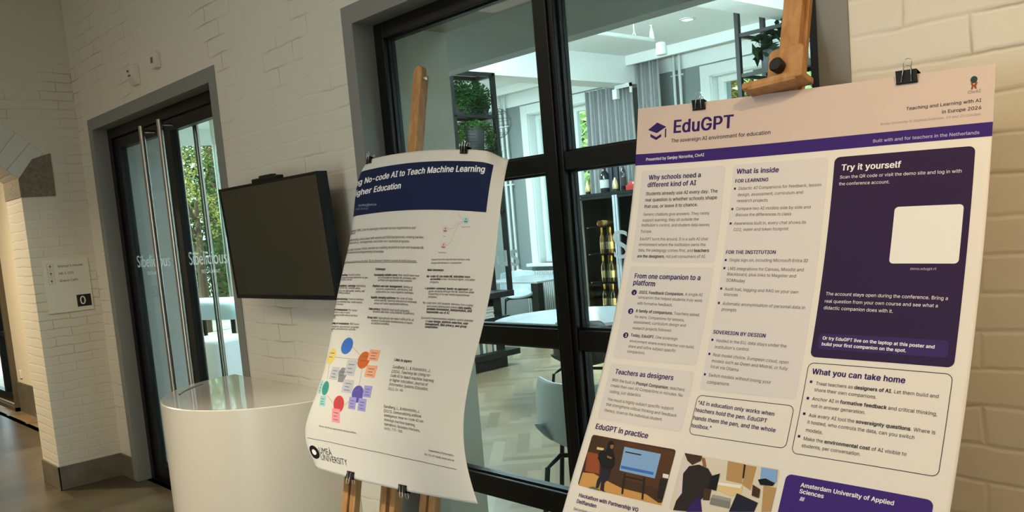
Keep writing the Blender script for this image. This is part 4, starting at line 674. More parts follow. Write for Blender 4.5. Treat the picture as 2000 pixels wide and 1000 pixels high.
# ================================================================== posters
def hermite(xs, Y, xq):
    xs = np.asarray(xs, float); Y = np.asarray(Y, float); d = np.diff(xs)
    sl = np.diff(Y, axis=0)/d.reshape((-1,)+(1,)*(Y.ndim-1))
    m_ = np.empty_like(Y); m_[0] = sl[0]; m_[-1] = sl[-1]
    w0 = d[1:].reshape((-1,)+(1,)*(Y.ndim-1)); w1 = d[:-1].reshape((-1,)+(1,)*(Y.ndim-1))
    m_[1:-1] = (sl[:-1]*w0+sl[1:]*w1)/(w0+w1)
    i = np.clip(np.searchsorted(xs, xq)-1, 0, len(xs)-2)
    sh = (-1,)+(1,)*(Y.ndim-1); h = d[i].reshape(sh); t = ((xq-xs[i])/d[i]).reshape(sh)
    return (2*t**3-3*t**2+1)*Y[i]+(t**3-2*t**2+t)*h*m_[i]+(-2*t**3+3*t**2)*Y[i+1]+(t**3-t**2)*h*m_[i+1]
class Sheet:
    """a hanging sheet of paper: (u, v) in millimetres from its upper left corner -> point in the hall"""
    def __init__(s, G, nu=110, nv=140):
        us, vs_, P = G; P = np.array(P)
        s.W, s.H = us[-1], vs_[-1]
        s.U = np.linspace(0, s.W, nu); s.V = np.linspace(0, s.H, nv)
        D = hermite(us, P, s.U); s.D = hermite(vs_, D.transpose(1, 0, 2), s.V).transpose(1, 0, 2)
        du = np.gradient(s.D, s.U, axis=0); dv = np.gradient(s.D, s.V, axis=1)
        n = np.cross(du, dv); n /= np.linalg.norm(n, axis=2, keepdims=True)
        if n[nu//2, nv//2, 1] > 0: n = -n
        s.N = n
    def at(s, uv, off=0.):
        uv = np.atleast_2d(np.asarray(uv, float))
        a = np.clip(uv[:, 0]/s.W, 0, 1)*(len(s.U)-1); b = np.clip(uv[:, 1]/s.H, 0, 1)*(len(s.V)-1)
        i = np.minimum(a.astype(int), len(s.U)-2); j = np.minimum(b.astype(int), len(s.V)-2)
        fa = (a-i)[:, None]; fb = (b-j)[:, None]
        def mix(Q): return (Q[i, j]*(1-fa)*(1-fb)+Q[i+1, j]*fa*(1-fb)+Q[i, j+1]*(1-fa)*fb+Q[i+1, j+1]*fa*fb)
        return mix(s.D)+mix(s.N)*off
    def frame(s, u, v):
        P = s.at([(u, v)])[0]; a = s.at([(u-4, v), (u+4, v)]); 
        v0, v1 = (v, v+8) if v < 20 else (v-8, v); b = s.at([(u, v0), (u, v1)])
        ex = Vector(a[1]-a[0]).normalized(); ed = Vector(b[1]-b[0]).normalized()
        return Vector(P), ex, ed, Vector(ex.cross(ed)).normalized()
    def paper(s, name, m_, parent):
        mb = MB(); mb.grid([[tuple(p) for p in row] for row in s.D])
        return mb.build(name, m_, parent, smooth='all', solid=.0005)
    def shape(s, polys, name, m_, parent, layer=1, cell=8):
        """flat printed areas; outlines in millimetres, cut into a fine mesh so that they follow the sheet"""
        bm = bmesh.new()
        for P in polys:
            b2 = bmesh.new()
            vs_ = [b2.verts.new((p[0], p[1], 0)) for p in P]
            b2.faces.new(vs_)
            xs = [p[0] for p in P]; ys = [p[1] for p in P]
            for ax, lo, hi in ((0, min(xs), max(xs)), (1, min(ys), max(ys))):
                k = math.ceil((hi-lo)/cell)
                for q in range(1, k):
                    c = lo+(hi-lo)*q/k; co = [0, 0, 0]; co[ax] = c; no = [0, 0, 0]; no[ax] = 1
                    bmesh.ops.bisect_plane(b2, geom=b2.verts[:]+b2.edges[:]+b2.faces[:], plane_co=co, plane_no=no)
            tmp = bpy.data.meshes.new('t'); b2.to_mesh(tmp); b2.free(); bm.from_mesh(tmp); bpy.data.meshes.remove(tmp)
        bm.verts.ensure_lookup_table(); bm.verts.index_update()
        uv = [(v.co.x, v.co.y) for v in bm.verts]; Fs = [[v.index for v in f.verts] for f in bm.faces]; bm.free()
        W_ = s.at(uv, .0003+.0001*layer)
        return MB().add([tuple(p) for p in W_], Fs).build(name, m_, parent, fix=False)
    def text(s, lines, name, m_, parent, layer=2, tall=1.):
        mb = MB()
        for ln in lines:
            txt, st, u0, v0, u1, v1 = ln[:6]
            V, Fc, w, _ = rich(txt, st)
            d = np.array([u1-u0, v1-v0]); Ln = np.linalg.norm(d); d /= Ln; k = Ln/w; nrm = np.array([d[1], -d[0]])
            jobs = [(V, Fc, 0.)]
            if len(ln) > 6:
                V2, F2, _, a2 = rich(ln[6], st); V2 = V2.copy(); V2[:, 0] *= 1.25; jobs.append((V2, F2, -a2*1.25))
            for (A_, F_, dx) in jobs:
                if not len(A_): continue
                uv = np.array([u0, v0])+np.outer((A_[:, 0]+dx)*k, d)+np.outer(A_[:, 1]*k*tall, nrm)
                keep = [f for f in F_ if all(uv[i][0] > 4 for i in f)]
                mb.add([tuple(p) for p in s.at(uv, (.0003+.0001*layer+.00004*A_[:, 2])[:, None])], keep)
        if not mb.f: return None
        return mb.build(name, m_, parent, fix=False)
def rrect(u0, v0, u1, v1, r, n=6):
    P = []
    for (cx_, cy_, a0) in ((u1-r, v0+r, -PI/2), (u1-r, v1-r, 0), (u0+r, v1-r, PI/2), (u0+r, v0+r, PI)):
        for i in range(n+1):
            a = a0+PI/2*i/n; P.append((cx_+r*math.cos(a), cy_+r*math.sin(a)))
    return P
def ell(u, v, ru, rv, n=28): return [(u+ru*math.cos(2*PI*i/n), v+rv*math.sin(2*PI*i/n)) for i in range(n)]
def ribbon(P, w):
    out = []
    for a, b in zip(P[:-1], P[1:]):
        a = Vector(a); b = Vector(b); n_ = (b-a).normalized(); n_ = Vector((-n_.y, n_.x))*w/2
        out.append([tuple(a-n_), tuple(b-n_), tuple(b+n_), tuple(a+n_)])
    return out
def outline(P, w): return ribbon(list(P)+[P[0]], w)

PC = {'violet': (46, 22, 96), 'ink': (52, 48, 56), 'white': (245, 242, 240), 'lilac': (196, 188, 214), 'grey': (150, 144, 146), 'plum': (58, 36, 96),
      'paper': (238, 234, 228), 'teal': (44, 66, 66), 'rust': (150, 74, 40), 'pale': (130, 142, 160), 'black': (14, 13, 15), 'umber': (70, 46, 28), 'ochre': (206, 152, 84),
      'sand': (226, 196, 140), 'bark': (84, 52, 28), 'sky': (132, 170, 216), 'blue': (58, 112, 196), 'soot': (40, 30, 26), 'skin': (150, 100, 66), 'navy': (28, 30, 48), 'green': (88, 112, 52),
      'cream': (222, 210, 188), 'straw': (186, 146, 96), 'blush': (224, 208, 206), 'stone': (156, 156, 146), 'stone2': (132, 130, 120), 'skin2': (206, 160, 134),
      'orange': (206, 100, 40), 'yellow': (226, 200, 110), 'violet2': (92, 82, 170), 'teal2': (58, 150, 136), 'red': (206, 66, 66), 'midgrey': (136, 136, 138), 'yellow2': (240, 226, 160), 'ash': (190, 190, 196),
      'peach': (238, 164, 128), 'lav': (160, 152, 214), 'aqua': (150, 206, 204), 'pink': (240, 150, 156), 'rose': (226, 190, 196), 'mint': (170, 212, 208), 'rosegrey': (196, 168, 170)}
def ink(c): return mat('print_'+c, PC[c], .6, spec=.25)

# ---- the conference poster (front)
SH2 = Sheet(G2)
p2 = thing('conference_poster', 'tall white poster with purple bands and boxes clipped on the nearer easel', 'poster', tuple(SH2.at([(420, 1189)])[0]))
PAPER2 = mat('poster_paper', (234, 225, 214), .5, spec=.3)
SH2.paper('paper', PAPER2, p2)
SH2.shape([[(0, 0), (841, 0), (841, 120), (0, 120)]], 'header_panel', mat('print_header', (214, 192, 180), .5, spec=.3), p2)
SH2.shape([[(0, 120), (841, 120), (841, 149), (0, 149)]], 'title_band', mat('band_violet', (56, 26, 112), .6, spec=.25), p2)
PANEL = mat('print_panel', (222, 214, 210), .5)
for (a, b, c, d) in ((24, 164, 273, 394), (24, 405, 273, 632), (24, 646, 273, 784), (294, 164, 523, 684)):
    SH2.shape([rrect(a, b, c, d, 8)], 'text_panel', PANEL, p2)
SH2.shape([rrect(537, 166, 813, 594, 12)], 'dark_panel', mat('print_deep_purple', (48, 28, 66), .6, spec=.2), p2)
SH2.shape([rrect(537, 834, 813, 1040, 12)], 'purple_panel', mat('print_purple', (62, 32, 118), .6, spec=.25), p2)
for (a, b, c, d) in ((294, 697, 523, 785), (537, 606, 813, 792)):
    SH2.shape(outline(rrect(a, b, c, d, 12), 1.4), 'outline_box', ink('ink'), p2)
for nm, col, ty, data in S2:
    if ty == 'poly': SH2.shape(data, nm, ink(col), p2, 2)
    elif ty == 'ell':
        for d in data: SH2.shape([ell(*d)], nm, ink(col), p2, 2)
    elif ty == 'sq':
        for u, v in data: SH2.shape([rrect(u-2.6, v-2.6, u+2.6, v+2.6, .8)], 'bullet', ink(col), p2, 2)
    elif ty == 'box':
        us = [q[0] for q in data]; vv = [q[1] for q in data]
        SH2.shape([rrect(min(us), (vv[0]+vv[1])/2, max(us), (vv[2]+vv[3])/2, 8)], nm, ink(col), p2, 2)
for (n, *r) in N2: SH2.text([(n, 'B', *r)], 'number', ink('white'), p2, 3)
for nm, col, lines in T2: SH2.text(lines, nm, ink(col), p2, 4)
def photo(name, polys, frame):
    o = None
    for k, (c, P) in enumerate(polys):
        if k == 0:
            o = SH2.shape([rrect(*frame, 7)], name, ink(c), p2, 1); continue
        lo = frame
        Q = [(min(max(u, lo[0]), lo[2]), min(max(v, lo[1]), lo[3])) for u, v in P]
        try: SH2.shape([Q], 'printed_area', ink(c), o, 1.4+.9*k)
        except Exception as ex: print('skip', name, k, ex)
photo('photo_of_presenter', PH1, (24, 824, 273, 951))
photo('photo_of_students', PH2, (294, 828, 523, 955))

# ---- the research poster (behind)
SH1 = Sheet(G1)
p1 = thing('research_poster', 'white poster with a navy title band curling on the farther easel', 'poster', tuple(SH1.at([(430, 1090)])[0]))
SH1.paper('paper', mat('poster_paper_matt', (222, 216, 206), .5), p1)
SH1.shape([[(18, 40), (800, 40), (800, 206), (18, 206)]], 'title_band', mat('band_navy', (4, 24, 66), .6, spec=.25), p1)
for nm, col, lines in T1:
    SH1.text(lines, nm, ink(col), p1, 4, .86 if nm == 'headline' else .95)
for nm, col, ty, data in S1:
    for d in data:
        u, v, ru, rv = d
        if ty == 'ell': P = ell(u, v, ru, rv)
        elif ty == 'hex': P = [(u-ru, v-rv*.4), (u-ru*.5, v-rv), (u+ru*.6, v-rv), (u+ru, v-rv*.1), (u+ru*.5, v+rv), (u-ru*.6, v+rv)]
        else: P = [(u-ru, v-rv), (u+ru, v-rv), (u+ru, v+rv), (u-ru, v+rv)]
        o = SH1.shape([P], nm, ink(col), p1, 2.6 if nm in ('sticky_note', 'emblem_center') else 1.6)
        if nm in ('sticky_note', 'idea_bubble'):      # a few words in each
            k = 3 if nm == 'sticky_note' else 2
            SH1.shape([[(u-ru*.55, v-rv*.45+q*rv*.5), (u+ru*(.55-.2*(q % 2)), v-rv*.45+q*rv*.5), (u+ru*(.55-.2*(q % 2)), v-rv*.45+q*rv*.5+2.2), (u-ru*.55, v-rv*.45+q*rv*.5+2.2)] for q in range(k)], 'small_print', mat('print_faded', (96, 92, 100), .5), o, 3.4)
        if nm == 'workflow_node':
            SH1.shape([ell(u+dx, v+dy, 2.2, 2.2, 10) for dx, dy in ((0, -4), (-5, 4), (0, 4), (5, 4))], 'node_symbol', ink('ink'), o, 3.4)
for nm, col, lines, wd in LN1:
    for l in lines: SH1.shape(ribbon(l, wd*1.6), nm.rstrip('s'), ink(col), p1, 1.2)

# ================================================================== easels and clips
def easel_axes(k, roll=0.):
    th = math.atan(k); ed = Vector((0, -math.sin(th), -math.cos(th))); ex = Vector((1, 0, 0)); en = Vector((0, -math.cos(th), math.sin(th)))
    ed2 = (ed+ex*roll).normalized(); ex2 = (ex-ed2*ex.dot(ed2)).normalized()
    return ex2, ed2, en
# farther easel: mast with rounded head between two posts
ex, ed, en = easel_axes(.33, .15)
O1 = Vector((-2.0, -.2, 1.78))
ax0, ad0, an0 = easel_axes(.33)
def P1(s_, t_, n_=0.): return O1+ax0*s_+ad0*t_+an0*n_
floor_t = lambda o, d: -o.z/d.z
MW, MD = .048, .024
top = P1(-.445, -.35, -.035)
e1 = thing('wooden_easel', 'beech studio easel with rounded mast carrying the navy-banded poster', 'easel', tuple((top+ed*floor_t(top, ed))*1))
def mast(mb, o, width, depth, length, roundtop=True):
    n_ = 10; P = [o+ex*(-width/2)+ed*length, o+ex*(width/2)+ed*length]
    if roundtop: P += [o+ed*(width/2)+ex*(width/2*math.cos(PI*i/n_))-ed*(width/2*math.sin(PI*i/n_)) for i in range(n_+1)]
    else: P += [o+ex*(width/2), o-ex*(width/2)]
    mb.prism(P, -en*depth)
L1 = floor_t(top, ed)
mb = MB(); mast(mb, top, MW, MD, L1-.25); mb.build('mast', EASEL_WOOD, e1, bevel=.003)
mb = MB(); o = top+ex*0-en*.0; mb.bar(o-en*(MD+.008)+ed*.03, o-en*(MD+.008)+ed*(L1-.2), .03, .014, ex); mb.build('mast_rail', EASEL_WOOD, e1)
mb = MB(); q = top+ed*.055+ex*(MW/2); mb.tube([q-en*.012, q-en*.012+ex*.012], .006, 10); mb.build('peg', CHROME, e1)
for s0 in (-.448, -.039):
    a = P1(s0+.19*0, .62, -.03); a = P1(s0, 1.0, -.03)
    up_ = a-ed*.36; dn_ = a+ed*floor_t(a, ed)
    mb = MB(); mb.bar(up_+ex*.018, dn_+ex*.018, .03, .034, ex); mb.bar(up_+ex*.052, dn_+ex*.052, .03, .022, ex)
    mb.build('leg', EASEL_WOOD, e1, bevel=.002)
mb = MB(); a = P1(-.205, 1.0, -.03); mb.bar(a-ed*.40-ex*.012, a+ed*(floor_t(a, ed)-.12)-ex*.012, .022, .03, ex); mb.bar(a-ed*.40+ex*.032, a+ed*(floor_t(a, ed)-.12)+ex*.032, .026, .03, ex)
mb.build('centre_post', EASEL_WOOD, e1, bevel=.002)
mb = MB(); a = P1(-.19, .66, -.045); mb.bar(a-ex*.22, a+ex*.17, .05, .022, ed); mb.build('cross_rail', EASEL_WOOD, e1, bevel=.002)
mb = MB(); a = P1(-.145, 1.33, -.05); mb.bar(a-ex*.27, a+ex*.27, .05, .022, ed); mb.build('cross_rail', EASEL_WOOD, e1, bevel=.002)

# nearer easel: mast with sliding top holder, knob and ledge
ex, ed, en = easel_axes(.37, .05)
O2 = Vector((-.88, -.2, 1.615)); bx0, bd0, bn0 = easel_axes(.37)
def P2(s_, t_, n_=0.): return O2+bx0*s_+bd0*t_+bn0*n_
top = P2(-.167, -.56, -.012)
L2 = floor_t(top, ed)
e2 = thing('wooden_easel', 'beech studio easel with black knob and ledge holding the purple-banded poster', 'easel', tuple(top+ed*L2))
mb = MB(); mast(mb, top, .048, .02, L2-.2); mb.build('mast', EASEL_WOOD, e2, bevel=.003)
mb = MB(); mb.bar(top+ex*.008-en*.027+ed*.03, top+ex*.008-en*.027+ed*(L2-.2), .048, .014, ex); mb.build('mast_rail', EASEL_WOOD, e2, bevel=.002)
c0 = P2(-.140, -.236, 0)
mb = MB(); n_ = 6; r_ = .012; hw, h0, h1 = .042, -.040, .045
out = [c0+ex*hw+ed*h1, c0-ex*hw+ed*h1]+[c0+ex*(-hw+r_-r_*math.cos(PI/2*i/n_))+ed*(h0+r_-r_*math.sin(PI/2*i/n_)) for i in range(n_+1)]+[c0+ex*(hw-r_+r_*math.sin(PI/2*i/n_))+ed*(h0+r_-r_*math.cos(PI/2*i/n_)) for i in range(n_+1)]
mb.prism([p+en*.014 for p in out], -en*.025); mb.build('holder_block', EASEL_WOOD, e2, bevel=.002)
led = P2(-.150, -.187, .018)
mb = MB(); mb.obox(led, .148, .016, .055, ex, ed, en); mb.obox(led+ed*.009+en*.02, .118, .008, .014, ex, ed, en); mb.build('ledge', EASEL_WOOD, e2, bevel=.006)
kp = P2(-.150, -.227, .0)
mb = MB(); mb.tube([kp+en*.01, kp+en*.016, kp+en*.018, kp+en*.034, kp+en*.037], [.009, .009, .0155, .0165, .014], 24); mb.build('knob', BLACK, e2, smooth=True)
for sgn in (-1, 1):
    a = P2(-.15+.16*sgn, .3, -.03); b = P2(-.15+.30*sgn, 0, -.03); b = a+(bd0+bx0*.16*sgn)*((a.z)/(-(bd0+bx0*.16*sgn).z))
    mb = MB(); mb.bar(a, b, .045, .025, bx0); mb.build('leg', EASEL_WOOD, e2, bevel=.002)
a = P2(-.15, .35, -.045); mb = MB(); mb.bar(a-bx0*.26, a+bx0*.26, .05, .02, bd0); mb.build('cross_rail', EASEL_WOOD, e2, bevel=.002)
a = P2(-.15, .98, -.045); mb = MB(); mb.bar(a-bx0*.3, a+bx0*.3, .05, .02, bd0); mb.build('cross_rail', EASEL_WOOD, e2, bevel=.002)

def clip(sheet, u, v, w_, h_, label, up_edge=True, tilt=0.):
    P, cx_, cd_, cn_ = sheet.frame(u, v)
    if cn_.y > 0: cn_ = -cn_
    out = -cd_ if up_edge else cd_          # away from the sheet
    jaw = P-out*(h_*.62); spine = P+out*(h_*.38)
    c_ = thing('binder_clip', label, 'clip', tuple(P), 'binder clips on the posters')
    b_ = MB(); t_ = .0012; sd = .009
    for sg_ in (1, -1):
        A = [jaw-cx_*w_/2+cn_*sg_*.0022, jaw+cx_*w_/2+cn_*sg_*.0022, spine+cx_*w_*.5+cn_*sg_*sd, spine-cx_*w_*.5+cn_*sg_*sd]
        b_.prism(A, cn_*sg_*t_)
        b_.tube([jaw-cx_*w_/2+cn_*sg_*.003, jaw+cx_*w_/2+cn_*sg_*.003], .0022, 8)
    b_.prism([spine-cx_*w_/2-cn_*sd, spine+cx_*w_/2-cn_*sd, spine+cx_*w_/2+cn_*(sd+t_), spine-cx_*w_/2+cn_*(sd+t_)], out*t_)
    b_.build('clip_body', BLACK, c_)
    for sg_ in (1, -1):
        d_ = (out+cn_*sg_*(.25 if sg_ > 0 else .12)+cx_*tilt*sg_).normalized(); o_ = jaw+cn_*sg_*.007; hl = h_*2.0
        Q = [o_-cx_*w_*.24, o_-cx_*w_*.17+d_*hl*.6, o_-cx_*w_*.20+d_*hl*.8, o_-cx_*w_*.14+d_*hl*.95, o_+d_*hl, o_+cx_*w_*.14+d_*hl*.95, o_+cx_*w_*.20+d_*hl*.8, o_+cx_*w_*.17+d_*hl*.6, o_+cx_*w_*.24]
        MB().tube(Q, .0011, 6).build('wire_handle', CHROME, c_, smooth='all')
CLIPS1 = ((30, 3), (547, 3), (165, 1082), (460, 1085))
clip(SH1, CL[0][0], CL[0][1], .034, .019, 'black binder clip at the upper left corner of the navy-banded poster', tilt=.1)
clip(SH1, CL[1][0], CL[1][1], .036, .019, 'black binder clip on the top edge of the navy-banded poster, near the mast', tilt=.15)
clip(SH1, CL[2][0], CL[2][1], .036, .019, 'black binder clip under the bottom edge of the navy-banded poster, at the left easel leg', False, .1)
clip(SH1, CL[3][0], CL[3][1], .036, .019, 'black binder clip under the bottom edge of the navy-banded poster, right of the centre post', False, .1)
clip(SH2, CL[4][0], CL[4][1], .036, .021, 'black binder clip on the purple-banded poster, above the graduation cap title', tilt=.15)
clip(SH2, CL[5][0], CL[5][1], .042, .023, 'wider black binder clip on the purple-banded poster, at the upper right before the white brick', tilt=.15)
# ================================================================== dining room shell
YB = 7.0
# herringbone oak floor: one mesh, each block its own tone
mb = MB(); pw, pl = .085, .51
random.seed(3)
def plank(poly):
    c = random.choice([(142, 122, 96), (150, 130, 104), (158, 138, 112), (164, 146, 120), (146, 126, 100), (134, 114, 88)])
    k = random.uniform(.94, 1.06)
    mb.add([(x, y, 0.0005) for x, y in poly], [(0, 1, 2, 3)], 0, tuple(min(1, lin(q)*k) for q in c)+(1,))
c45 = math.cos(PI/4)
fx0, fx1, fy0, fy1 = -10.35, .6, .085, 7.05
cx0, cy0 = (fx0+fx1)/2, (fy0+fy1)/2
for n_ in range(-130, 131):
    for m2 in range(-14, 15):
        ox = n_*pw+m2*pl; oy = n_*pw-m2*pl
        for (a, b, c, d) in ((0, pl, 0, pw), (0, pw, pw, pw+pl)):
            P = [(ox+a, oy+c), (ox+b, oy+c), (ox+b, oy+d), (ox+a, oy+d)]
            Q = [(cx0+(x-y)*c45, cy0+(x+y)*c45) for x, y in P]
            mx_ = sum(q[0] for q in Q)/4; my_ = sum(q[1] for q in Q)/4
            if fx0+.2 < mx_ < fx1-.2 and fy0+.1 < my_ < fy1-.1:
                Q = [(min(max(x, fx0), fx1), min(max(y, fy0), fy1)) for x, y in Q]
                plank(Q)
struct(mb.build('floor_dining', PARQUET))
struct(MB().box((-10.5, .05, -.1), (.8, 7.1, 0)).build('floor_base', mat('oak_base', (150, 124, 92), .4)))
# back wall with two windows, painted grey up to a white frieze
WINS = [(-9.12, -7.55), (-6.0, -4.2)]
SZ, HZ = .87, 3.02
def pierced(mb, x0, x1, ya, yb, za, zb):
    xs = x0
    for (a, b) in WINS:
        if a > xs: mb.box((xs, ya, za), (a, yb, zb))
        if za < SZ: mb.box((a, ya, za), (b, yb, min(SZ, zb)))
        if zb > HZ: mb.box((a, ya, max(HZ, za)), (b, yb, zb))
        xs = b
    mb.box((xs, ya, za), (x1, yb, zb))
w = MB(); pierced(w, -10.6, .9, YB, YB+.42, 0, 3.17); struct(w.build('wall_dining_back', GREYWALL))
struct(MB().box((-10.6, YB-.012, 3.17), (.9, YB+.42, 3.7)).build('trim_8', PLASTER))
w = MB(); w.box((.7, WT, 0), (.9, YB, 3.6)); struct(w.build('wall_dining_right', PLASTER))
w = MB(); w.box((-10.5, WT, 0), (-10.3, .75, 3.6)).box((-10.5, .75, 3.3), (-10.3, 4.8, 3.6)).box((-10.5, 4.8, 0), (-10.3, 5.4, 3.6)).box((-10.5, 5.4, 0), (-10.3, 6.8, .5)).box((-10.5, 5.4, 2.7), (-10.3, 6.8, 3.6)).box((-10.5, 6.8, 0), (-10.3, YB, 3.6))
struct(w.build('wall_dining_left', PLASTER))
# ceiling: lower edge zone, bulkhead, long beams and pelmet
struct(MB().box((-8.3, WT, 3.0), (.9, 2.28, 3.6)).build('ceiling_near', PLASTER))
struct(MB().box((-8.3, 2.28, 2.675), (.9, 2.42, 3.6)).build('trim_9', BULK))
struct(MB().box((-10.5, 2.42, 3.40), (.9, YB, 3.6)).box((-10.5, WT, 3.40), (-8.3, 2.42, 3.6)).build('ceiling_dining', PLASTER))
struct(MB().box((-7.24, 2.42, 3.07), (-6.92, YB, 3.4)).build('trim_10', PLASTER))
struct(MB().box((-4.05, 2.42, 3.07), (-3.8, YB, 3.4)).build('trim_11', PLASTER))
struct(MB().box((-6.92, 6.58, 3.285), (-4.05, 6.63, 3.4)).build('trim_12', PLASTER))
struct(MB().box((-10.3, 6.58, 3.3), (-7.24, 6.63, 3.4)).build('trim_13', PLASTER))
def room_window(n, x0, x1, lights):
    r = thing('window_%d' % n, None, None, ((x0+x1)/2, YB, SZ), kind='structure')
    c = MB(); e = .13
    c.box((x0-e, YB-.03, SZ-.02), (x0, YB+.01, HZ+e)).box((x1, YB-.03, SZ-.02), (x1+e, YB+.01, HZ+e)).box((x0, YB-.03, HZ), (x1, YB+.01, HZ+e))
    c.build('casing', CASING, r, bevel=.004)
    c = MB(); c.box((x0, YB, SZ), (x0+.01, YB+.13, HZ)).box((x1-.01, YB, SZ), (x1, YB+.13, HZ)).box((x0, YB, HZ-.01), (x1, YB+.13, HZ)); c.build('reveal', CASING, r)
    MB().box((x0-.16, YB-.13, SZ-.045), (x1+.16, YB+.16, SZ)).build('sill', CASING, r, bevel=.006)
    f = MB(); t_ = .07
    f.box((x0+.01, YB+.13, SZ), (x0+.01+t_, YB+.20, HZ-.01)).box((x1-.01-t_, YB+.13, SZ), (x1-.01, YB+.20, HZ-.01)).box((x0+.08, YB+.13, SZ), (x1-.08, YB+.20, SZ+t_)).box((x0+.08, YB+.13, HZ-.01-t_), (x1-.08, YB+.20, HZ-.01))
    f.build('window_frame', CASING, r, bevel=.003)
    for q in lights: MB().box((q-.035, YB+.135, SZ+t_), (q+.035, YB+.195, HZ-.08)).build('mullion', CASING, r)
    MB().box((x0+.08, YB+.16, SZ+t_), (x1-.08, YB+.166, HZ-.08)).build('pane', GLASS_OUT, r)
room_window(3, WINS[0][0], WINS[0][1], [-8.33])
room_window(4, WINS[1][0], WINS[1][1], [-5.1])
# garden doors and a side window in the left wall
def side_window(n, y0, y1, z0, z1, muls):
    r = thing('window_%d' % n, None, None, (-10.4, (y0+y1)/2, z0), kind='structure')
    f = MB(); t_ = .07
    f.box((-10.44, y0, z0), (-10.36, y0+t_, z1)).box((-10.44, y1-t_, z0), (-10.36, y1, z1)).box((-10.44, y0+t_, z1-t_), (-10.36, y1-t_, z1)).box((-10.44, y0+t_, z0), (-10.36, y1-t_, z0+t_*.6))
    f.build('window_frame', CASING if n == 6 else BLACKMETAL, r)
    for q in muls: MB().box((-10.43, q-.02, z0), (-10.37, q+.02, z1)).build('mullion', CASING if n == 6 else BLACKMETAL, r)
    MB().box((-10.404, y0+t_, z0+.04), (-10.398, y1-t_, z1-t_)).build('pane', GLASS_OUT, r)
side_window(5, .75, 4.8, .0, 3.3, [])
side_window(6, 5.4, 6.8, .5, 2.7, [])

# ================================================================== dining room things
# ---- curtains
CURT = mat('grey_curtain', (156, 157, 158), .85, noise=(30, .08))
def curtain(label, x0, x1, y, z0, z1, folds, spread=.8):
    P = []; nx = folds*8; nz = 12
    for i in range(nx+1):
        a = i/nx; row = []
        for k in range(nz+1):
            b = k/nz; z = z0+(z1-z0)*b
            wx = 1-(1-spread)*(b**2)*.25
            x = (x0+x1)/2+(x1-x0)*(a-.5)*wx
            ph = a*folds*2*PI
            row.append((x+.012*math.sin(ph*.5+1.3), y+.045*math.sin(ph+.5*math.sin(b*2.2+a*3))*(1-.25*b), z))
        P.append(row)
    m_ = MB(); m_.grid(P)
    return tag(m_.build('curtain', CURT, smooth='all', solid=.004, loc=((x0+x1)/2, y, z0)), label, 'curtain', 'grey curtains by the dining room windows')
curtain('grey curtain at the left window, hanging behind the bottles on the wine cabinet', -7.80, -6.95, 6.74, .05, 3.10, 12)
curtain('grey curtain tucked behind the pelmet, right of the white beam', -6.93, -6.55, 6.76, .05, 3.32, 6)

# ---- heating pipes, radiator
PIPE = mat('white_pipe', (206, 210, 208), .4)
def pipe(x, z0, label, br):
    t_ = thing('heating_pipe', label, 'pipe', (x, 6.93, z0), 'heating pipes on the dining room wall')
    MB().tube([(x, 6.93, z0), (x, 6.93, 3.39)], .019, 12).build('tube', PIPE, t_, smooth=True)
    for z in br: MB().tube([(x, 6.93, z), (x, 7.0, z)], .008, 8).box((x-.05, 6.925, z-.009), (x+.05, 6.935, z+.009)).build('pipe_bracket', PIPE, t_)
pipe(-9.63, .6, 'left heating pipe of the pair left of the window with the radiator', (2.05, 2.9))
pipe(-9.53, .6, 'right heating pipe of the pair left of the window with the radiator', (2.05, 2.9))
pipe(-6.47, .0, 'left heating pipe of the pair beside the pelmet curtain', (3.1,))
pipe(-6.385, .0, 'right heating pipe of the pair beside the pelmet curtain', (3.1,))
r = thing('radiator', 'white ribbed radiator under the sill of the left window', 'radiator', (-8.3, 6.9, .12))
mb = MB(); mb.box((-9.3, 6.93, .14), (-7.3, 6.95, .76))
for i in range(50): mb.box((-9.3+i*.04, 6.875, .15), (-9.275+i*.04, 6.93, .75))
mb.build('panel', mat('radiator_white', (214, 218, 216), .4), r)
MB().tube([(-9.3, 6.91, .72), (-9.52, 6.91, .72)], .012, 8).build('pipe_end', PIPE, r)
MB().tube([(-9.40, 6.80, .77), (-9.32, 6.80, .77)], .028, 14).tube([(-9.36, 6.8, .77), (-9.36, 6.92, .73)], .012, 8).build('valve_knob', mat('valve_white', (240, 240, 238), .4), r)

# ---- ceiling fittings
t_ = thing('track_light', 'white track light on a tube hung from the dining room ceiling', 'lamp', (-5.1, 4.0, 3.05))
LW = mat('lamp_white', (222, 226, 224), .45)
MB().tube([(-5.12, 2.6, 3.1), (-5.14, 4.82, 3.1)], .02, 12).build('track_tube', LW, t_, smooth=True)
for y in (3.2, 4.53):
    MB().tube([(-5.13, y, 3.13), (-5.13, y, 3.4)], .006, 8).tube([(-5.13, y+.02*math.cos(a), 3.12+.024*math.sin(a)) for a in [2*PI*i/12 for i in range(13)]], .004, 6, caps=False).build('hanger', LW, t_)
hd = MB(); hd.tube([(-5.13, 4.92, 3.085), (-5.13, 4.92, 3.075), (-5.13, 4.92, 2.97), (-5.13, 4.92, 2.965)], [.03, .048, .054, .048], 24); hd.build('lamp_head', mat('lamp_head_white', (214, 228, 230), .4), t_, smooth=True)
MB().tube([(-5.13, 4.79, 3.10), (-5.13, 4.79, 3.15), (-5.13, 4.79, 3.20)], [.026, .022, .012], 12).tube([(-5.13, 4.79, 3.2), (-5.13, 4.79, 3.225)], .008, 10).tube([(-5.13, 4.79, 3.225), (-5.13, 4.79, 3.23)], .018, 12).build('lamp_joint', LW, t_)
t_ = thing('downlight', 'round recessed downlight, lit, in the white dining room ceiling', 'lamp', (-5.31, 5.62, 3.385))
